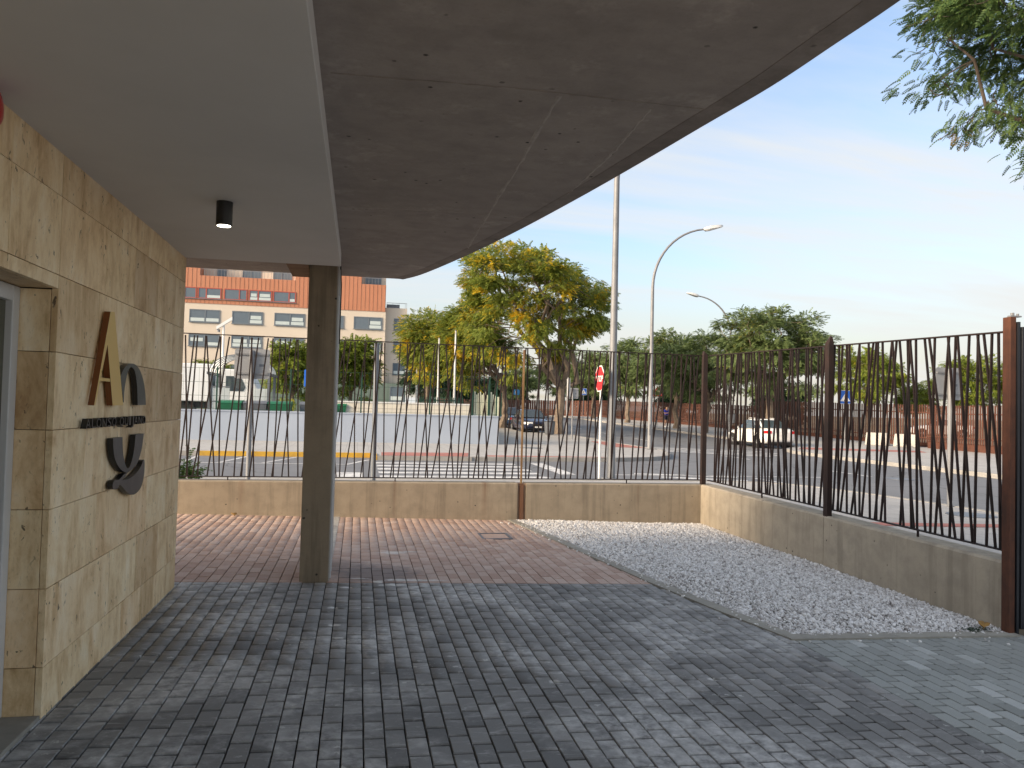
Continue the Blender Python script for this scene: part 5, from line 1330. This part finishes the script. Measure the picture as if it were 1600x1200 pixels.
def window(x0, x1, z0, z1, split=0.52, frame='winframe', y=YF, low=True, blind=0):
    f_ = MB(); yo = y - 0.06; t_ = 0.10
    f_.box(x0, x1, yo, y + 0.05, z1 - t_, z1); f_.box(x0, x1, yo, y + 0.05, z0, z0 + t_); f_.box(x0, x0 + t_, yo, y + 0.05, z0 + t_, z1 - t_); f_.box(x1 - t_, x1, yo, y + 0.05, z0 + t_, z1 - t_)
    xm = x0 + (x1 - x0) * split
    if split: f_.box(xm - 0.06, xm + 0.06, yo, y + 0.05, z0 + t_, z1 - t_)
    w_ = f_.build('window', frame, fl)
    w0 = w_.location
    def sub(nm, bx, mt):
        b_ = MB(); b_.box(*bx); ob = b_.build(nm, mt, None); ob.parent = w_; ob.matrix_parent_inverse = Matrix.Identity(4); ob.location = -fl.location; return ob
    parts = [(x0 + t_, xm - 0.06), (xm + 0.06, x1 - t_)] if split else [(x0 + t_, x1 - t_)]
    for j, (a, b) in enumerate(parts):
        sub('pane', (a, b, y - 0.03, y - 0.01, z0 + t_, z1 - t_), 'pane')
        if low and (blind >> j) & 1: sub('blind', (a + 0.02, b - 0.02, y - 0.045, y - 0.032, z0 + t_ + 0.02, z0 + (z1 - z0) * 0.34), 'blind')
        if (blind >> (j + 2)) & 1: sub('blind', (a + 0.1, b - 0.1, y - 0.045, y - 0.032, z0 + (z1 - z0) * 0.40, z0 + (z1 - z0) * 0.68), 'blind')
    sub('sill', (x0 - 0.05, x1 + 0.05, y - 0.12, y - 0.062, z0 - 0.05, z0 + 0.02), 'winframe')
YO = YF - 0.05
for x0, sp, bl in ((-17.45, 0.36, 2), (-14.75, 0.66, 0), (-12.15, 0.40, 15), (-9.60, 0.70, 2), (-22.6, 0.5, 1), (-20.0, 0.5, 0)):
    window(x0, x0 + 2.42, 12.62, 13.84, sp, 'redframe', YO, True, bl)
for x0, x1, sp, bl in ((-18.25, -15.1, 0.52, 3), (-13.85, -10.6, 0.55, 10), (-9.4, -6.15, 0.52, 11), (-4.9, -1.9, 0.5, 1), (-0.82, 2.35, 0.52, 10), (-22.6, -19.4, 0.5, 3), (-27, -23.8, 0.5, 1)):
    window(x0, x1, 10.05, 11.45, sp, 'winframe', YF, True, bl)
    window(x0, x1, 7.45, 8.80, sp, 'winframe', YF, True, bl ^ 5)
    window(x0, x1, 4.50, 5.60, sp, 'winframe', YF, True, bl ^ 3)
for z0, z1, bl in ((10.15, 11.5, 0), (7.6, 8.9, 0), (5.05, 6.4, 3)):
    window(3.68, 5.08, z0, z1, 0 if bl == 0 else 0.45, 'winframe', YF + 0.8, True, bl)
window(3.4, 5.0, 2.0, 3.7, 0, 'winframe', YF - 0.01, True, 1)
for x0, x1 in ((-15.9, -14.9), (-13.2, -11.2), (-9.9, -7.8), (0.3, 2.2)):
    window(x0, x1, 15.3, 17.6, 0.45, 'winframe', YF + 2.0, False)
m = MB()
for x0, x1 in ((-17.25, -7.35), (0.0, 2.6)):
    m.box(x0, x1, YF, YF + 0.03, 15.85, 15.90)
    xx = x0
    while xx < x1: m.box(xx, xx + 0.03, YF, YF + 0.03, 15.16, 15.849); xx += 0.35
m.build('terrace_railing', 'galv', fl)
m = MB(); m.box(2.8, 5.1, YF + 0.85, YF + 0.88, 13.25, 13.3); 
for xx in (2.8, 3.5, 4.2, 4.9, 5.07): m.box(xx, xx + 0.03, YF + 0.85, YF + 0.88, 12.7, 13.249)
m.build('roof_railing', 'galv', fl)
m = MB(); m.box(2.85, 4.3, YF + 1.2, YF + 3, 12.71, 13.15); m.build('roof_box', 'galvdark', fl)

# ================================================================== CORTEN SLAT FENCE ALONG THE FAR PAVEMENT
def slat_fence(name, label, a, b, h, pitch, wid, depth, kick, mat='corten'):
    t_ = thing(name, label, 'fence', (a[0], a[1], zst(a[1])))
    A, B = Vector(a), Vector(b); L_ = (B - A).length; d = (B - A) / L_; nn = Vector((-d.y, d.x))
    m = MB(); s_ = 0.0; q = 0
    fr_ = random.Random(int(a[0] * 10 + a[1]))
    while s_ < L_:
        p = A + d * s_; z = zst(p.y); w_ = d * wid / 2; t2 = nn * depth / 2; hh = h + fr_.uniform(-0.02, 0.02)
        ring = lambda zz: [(p.x - w_.x - t2.x, p.y - w_.y - t2.y, zz), (p.x + w_.x - t2.x, p.y + w_.y - t2.y, zz), (p.x + w_.x + t2.x, p.y + w_.y + t2.y, zz), (p.x - w_.x + t2.x, p.y - w_.y + t2.y, zz)]
        m.loft([ring(z + kick), ring(z + hh)]); s_ += pitch
    o = m.build('slat_row', mat, t_); o['kind'] = 'stuff'
    def strip(nm, z0, z1, off, th):
        m = MB(); n_ = max(1, int(L_ / 6)); rg = []
        for i in range(n_ + 1):
            p = A + d * (L_ * i / n_) + nn * off; z = zst(p.y)
            rg.append([(p.x, p.y, z + z0), (p.x + nn.x * th, p.y + nn.y * th, z + z0), (p.x + nn.x * th, p.y + nn.y * th, z + z1), (p.x, p.y, z + z1)])
        m.loft(rg); m.build(nm, mat, t_)
    strip('kick_plate', -0.1, kick + 0.02, -depth / 2 - 0.03, 0.02)
    strip('rail', h * 0.80, h * 0.80 + 0.06, depth / 2 + 0.005, 0.03)
    strip('rail', kick + 0.25, kick + 0.31, depth / 2 + 0.005, 0.03)
    return t_
slat_fence('corten_fence', 'dense rust red slat fence at the right behind the grey sign', (28.0, 14.0), (30.1, 37.4), 2.28, 0.17, 0.085, 0.04, 0.36)
slat_fence('open_slat_fence', 'open rust slat fence with light showing through behind the white blocks', (30.9, 37.6), (30.3, 56.0), 2.34, 0.19, 0.075, 0.05, 0.22)
slat_fence('corten_fence', 'rust red slat fence running away behind the street trees', (30.25, 56.2), (27.4, 92.0), 1.95, 0.26, 0.12, 0.05, 0.25)
slat_fence('corten_fence', 'far rust red fence beyond the bend behind the dark cars', (27.4, 92.4), (9.0, 122.0), 1.9, 0.40, 0.30, 0.05, 0.2)
for lab, x, y in (('left one of two whitewashed concrete blocks before the slat fence', 28.7, 39.6), ('right one of two whitewashed concrete blocks before the slat fence', 29.6, 38.4)):
    t_ = thing('concrete_block', lab, 'concrete block', (x, y, zst(y)), R(-55), 'whitewashed blocks at the slat fence')
    m = MB(); m.loft([[(-0.60, -0.28, 0), (0.60, -0.28, 0), (0.60, 0.28, 0), (-0.60, 0.28, 0)], [(-0.58, -0.27, 0.25), (0.58, -0.27, 0.25), (0.58, 0.27, 0.25), (-0.58, 0.27, 0.25)], [(-0.55, -0.2, 0.70), (0.55, -0.2, 0.70), (0.55, 0.2, 0.70), (-0.55, 0.2, 0.70)]])
    m.build('block', 'blockwhite', t_, world=False, bevel=0.03)
    m = MB(); m.box(-0.45, -0.30, -0.285, 0.285, 0.0, 0.09); m.box(0.30, 0.45, -0.285, 0.285, 0.0, 0.09); m.build('fork_slot', 'galvdark', t_, world=False)

# ================================================================== PERSON
pe = thing('person', 'person in blue shirt and dark shorts standing on the far pavement looking down', 'person', (24.8, 61.0, zst(61.0)), R(20))
def skin(name, joints, edges, radii, mat, sub=2, root=0):
    me = bpy.data.meshes.new(name); me.from_pydata(joints, edges, []); o = link(name, me, pe)
    me.materials.append(M[mat])
    sk = o.modifiers.new('skin', 'SKIN'); sk.use_smooth_shade = True
    for i, r_ in enumerate(radii): me.skin_vertices[0].data[i].radius = r_ if isinstance(r_, tuple) else (r_, r_)
    me.skin_vertices[0].data[root].use_root = True
    sb = o.modifiers.new('sub', 'SUBSURF'); sb.levels = sub; sb.render_levels = sub
    return o
J = [(0, 0, 0.93), (0, 0, 1.12), (0, -0.01, 1.36), (0, -0.02, 1.46), (0, -0.05, 1.55), (0, -0.06, 1.64),
     (0.18, 0, 1.38), (0.23, 0.0, 1.12), (0.10, -0.24, 1.14), (0.05, -0.30, 1.17),
     (-0.18, 0, 1.38), (-0.23, 0.0, 1.12), (-0.10, -0.24, 1.14), (-0.05, -0.30, 1.17),
     (0.10, 0, 0.88), (0.11, -0.02, 0.48), (0.12, 0.02, 0.08), (0.13, -0.12, 0.03),
     (-0.10, 0, 0.88), (-0.11, -0.02, 0.48), (-0.12, 0.02, 0.08), (-0.13, -0.12, 0.03)]
Ed = [(0, 1), (1, 2), (2, 3), (3, 4), (4, 5), (2, 6), (6, 7), (7, 8), (8, 9), (2, 10), (10, 11), (11, 12), (12, 13), (0, 14), (14, 15), (15, 16), (16, 17), (0, 18), (18, 19), (19, 20), (20, 21)]
Ra = [0.13, 0.12, 0.12, 0.055, 0.085, 0.08, 0.06, 0.045, 0.032, 0.03, 0.06, 0.045, 0.032, 0.03, 0.085, 0.058, 0.04, 0.035, 0.085, 0.058, 0.04, 0.035]
skin('body', J, Ed, Ra, 'skin')
skin('shirt', [(0, 0, 0.90), (0, 0, 1.12), (0, -0.01, 1.36), (0.19, 0, 1.38), (0.235, 0.0, 1.17), (-0.19, 0, 1.38), (-0.235, 0.0, 1.17)], [(0, 1), (1, 2), (2, 3), (3, 4), (2, 5), (5, 6)], [(0.20, 0.15), (0.185, 0.145), (0.165, 0.13), 0.085, 0.078, 0.085, 0.078], 'shirt')
skin('shorts', [(0, 0, 0.92), (0.10, 0, 0.85), (0.112, -0.01, 0.55), (-0.10, 0, 0.85), (-0.112, -0.01, 0.55)], [(0, 1), (1, 2), (0, 3), (3, 4)], [0.17, 0.115, 0.095, 0.115, 0.095], 'shorts')
skin('hair', [(0, -0.02, 1.66), (0, 0.015, 1.60)], [(0, 1)], [0.098, 0.085], 'hair')
m = MB()
for sg in (-1, 1): m.loft([[(sg * 0.12 + a, b, z) for a, b in ((-0.05, -0.16), (0.05, -0.16), (0.05, 0.10), (-0.05, 0.10))] for z in (-0.005, 0.05)] + [[(sg * 0.12 + a, b, 0.09) for a, b in ((-0.035, -0.06), (0.035, -0.06), (0.035, 0.08), (-0.035, 0.08))]])
m.build('shoes', 'white', pe, world=False)
phn = thing('phone', 'pale phone held by the person in the blue shirt', 'phone', (24.8 + 0.105, 61.0 - 0.30, zst(61.0) + 1.16), R(20))
m = MB(); m.box(-0.04, 0.04, -0.012, 0.0, 0.0, 0.16); m.build('case', 'white', phn, world=False, bevel=0.004)
m = MB(); m.box(-0.036, 0.036, 0.0005, 0.003, 0.006, 0.154); m.build('screen', 'black', phn, world=False)

# ================================================================== SMALL THINGS
def litter_leaf(label, x, y, z, s, mat='deadleaf', rz=0.0):
    t_ = thing('dead_leaf', label, 'leaf', (x, y, z), rz)
    vs, fs = [], []
    for i, (u, w, h) in enumerate(((0, 0.05, 0.0), (0.25, 0.34, 0.10), (0.55, 0.40, 0.22), (0.85, 0.2, 0.20), (1.0, 0.02, 0.12))):
        vs += [(u - 0.5, -w, h + 0.12), (u - 0.5, 0, h), (u - 0.5, w, h + 0.16)]
    for i in range(4):
        for j in range(2): fs.append((i * 3 + j, i * 3 + j + 1, i * 3 + j + 4, i * 3 + j + 3))
    m = MB(); m.add([(a * s, b * s, c * s) for a, b, c in vs], fs); o = m.build('blade', mat, t_, world=False, smooth=60)
    sd_ = o.modifiers.new('solid', 'SOLIDIFY'); sd_.thickness = 0.002
    m = MB(); m.tube([(-0.5 * s, 0, 0.0), (-0.8 * s, 0.05 * s, 0.06 * s)], 0.002, 5); m.build('stalk', mat, t_, world=False)
    return t_
litter_leaf('curled brown dead leaf lying on the gravel by the gate post', 5.03, 5.58, zc(5.0) + 0.03, 0.11, rz=0.8)
litter_leaf('small dead leaf lying at the foot of the back wall by the column', -1.62, 11.27, zc(-1.6) + 0.01, 0.10, rz=2.0)
rs0 = np.random.RandomState(5)
wd = thing('weed_plant', 'small green weed growing by the back wall left of the column', 'plant', (-2.42, 12.0, 0.0))
tm = sprig_template(4, 1.0, 0.35, 0.10)
P_ = rs0.normal(0, 1, (160, 3)) * np.array([0.10, 0.12, 0.12]) + np.array([0, 0, 0.50]); Dd_ = rs0.normal(0, 1, (160, 3)) + np.array([0, 0, 0.6])
V_, Q_ = place_sprigs(tm, P_, Dd_, rs0.uniform(0.08, 0.16, 160), rs0); link('foliage', raw_mesh('foliage', V_, Q_, 'weed'), wd)
m = MB()
for q in range(7): m.tube([(0.02 * q - 0.06, 0, 0), (rs0.normal(0, 0.08), rs0.normal(0, 0.08), 0.6)], 0.006, 5)
m.build('stems', 'weed', wd, world=False)
ms = thing('moss_tuft', 'dark weed tuft beside the dead leaf by the gate post', 'plant', (4.93, 5.57, zc(4.93)))
P_ = rs0.normal(0, 1, (120, 3)) * np.array([0.07, 0.03, 0.010]) + np.array([0, 0, 0.02]); Dd_ = rs0.normal(0, 1, (120, 3)) * np.array([1, 1, 0.3])
V_, Q_ = place_sprigs(tm, P_, Dd_, rs0.uniform(0.02, 0.04, 120), rs0); link('foliage', raw_mesh('foliage', V_, Q_, 'leaf_dark'), ms)

def round_cover(label, x, y, z, r):
    t_ = thing('manhole_cover', label, 'manhole cover', (x, y, z))
    m = MB(); m.lathe((0, 0, 0), [(r * 1.12, -0.02), (r * 1.12, 0.006), (r * 1.02, 0.008), (r * 1.0, 0.003)], 28); m.build('frame', 'galvdark', t_, world=False)
    m = MB(); m.lathe((0, 0, 0), [(r * 0.99, -0.02), (r * 0.99, 0.005), (r * 0.5, 0.006)], 28); m.build('lid', 'tyre', t_, world=False)
    return t_
round_cover('round iron cover in the middle of the road at the right', 15.0, 19.7, -0.123, 0.34)
round_cover('round iron cover in the pavement by the right hand sign post', 10.1, 11.5, 0.002, 0.34)
round_cover('round iron cover in the corner pavement before the parked cars', 6.9, 31.2, 0.002, 0.42)
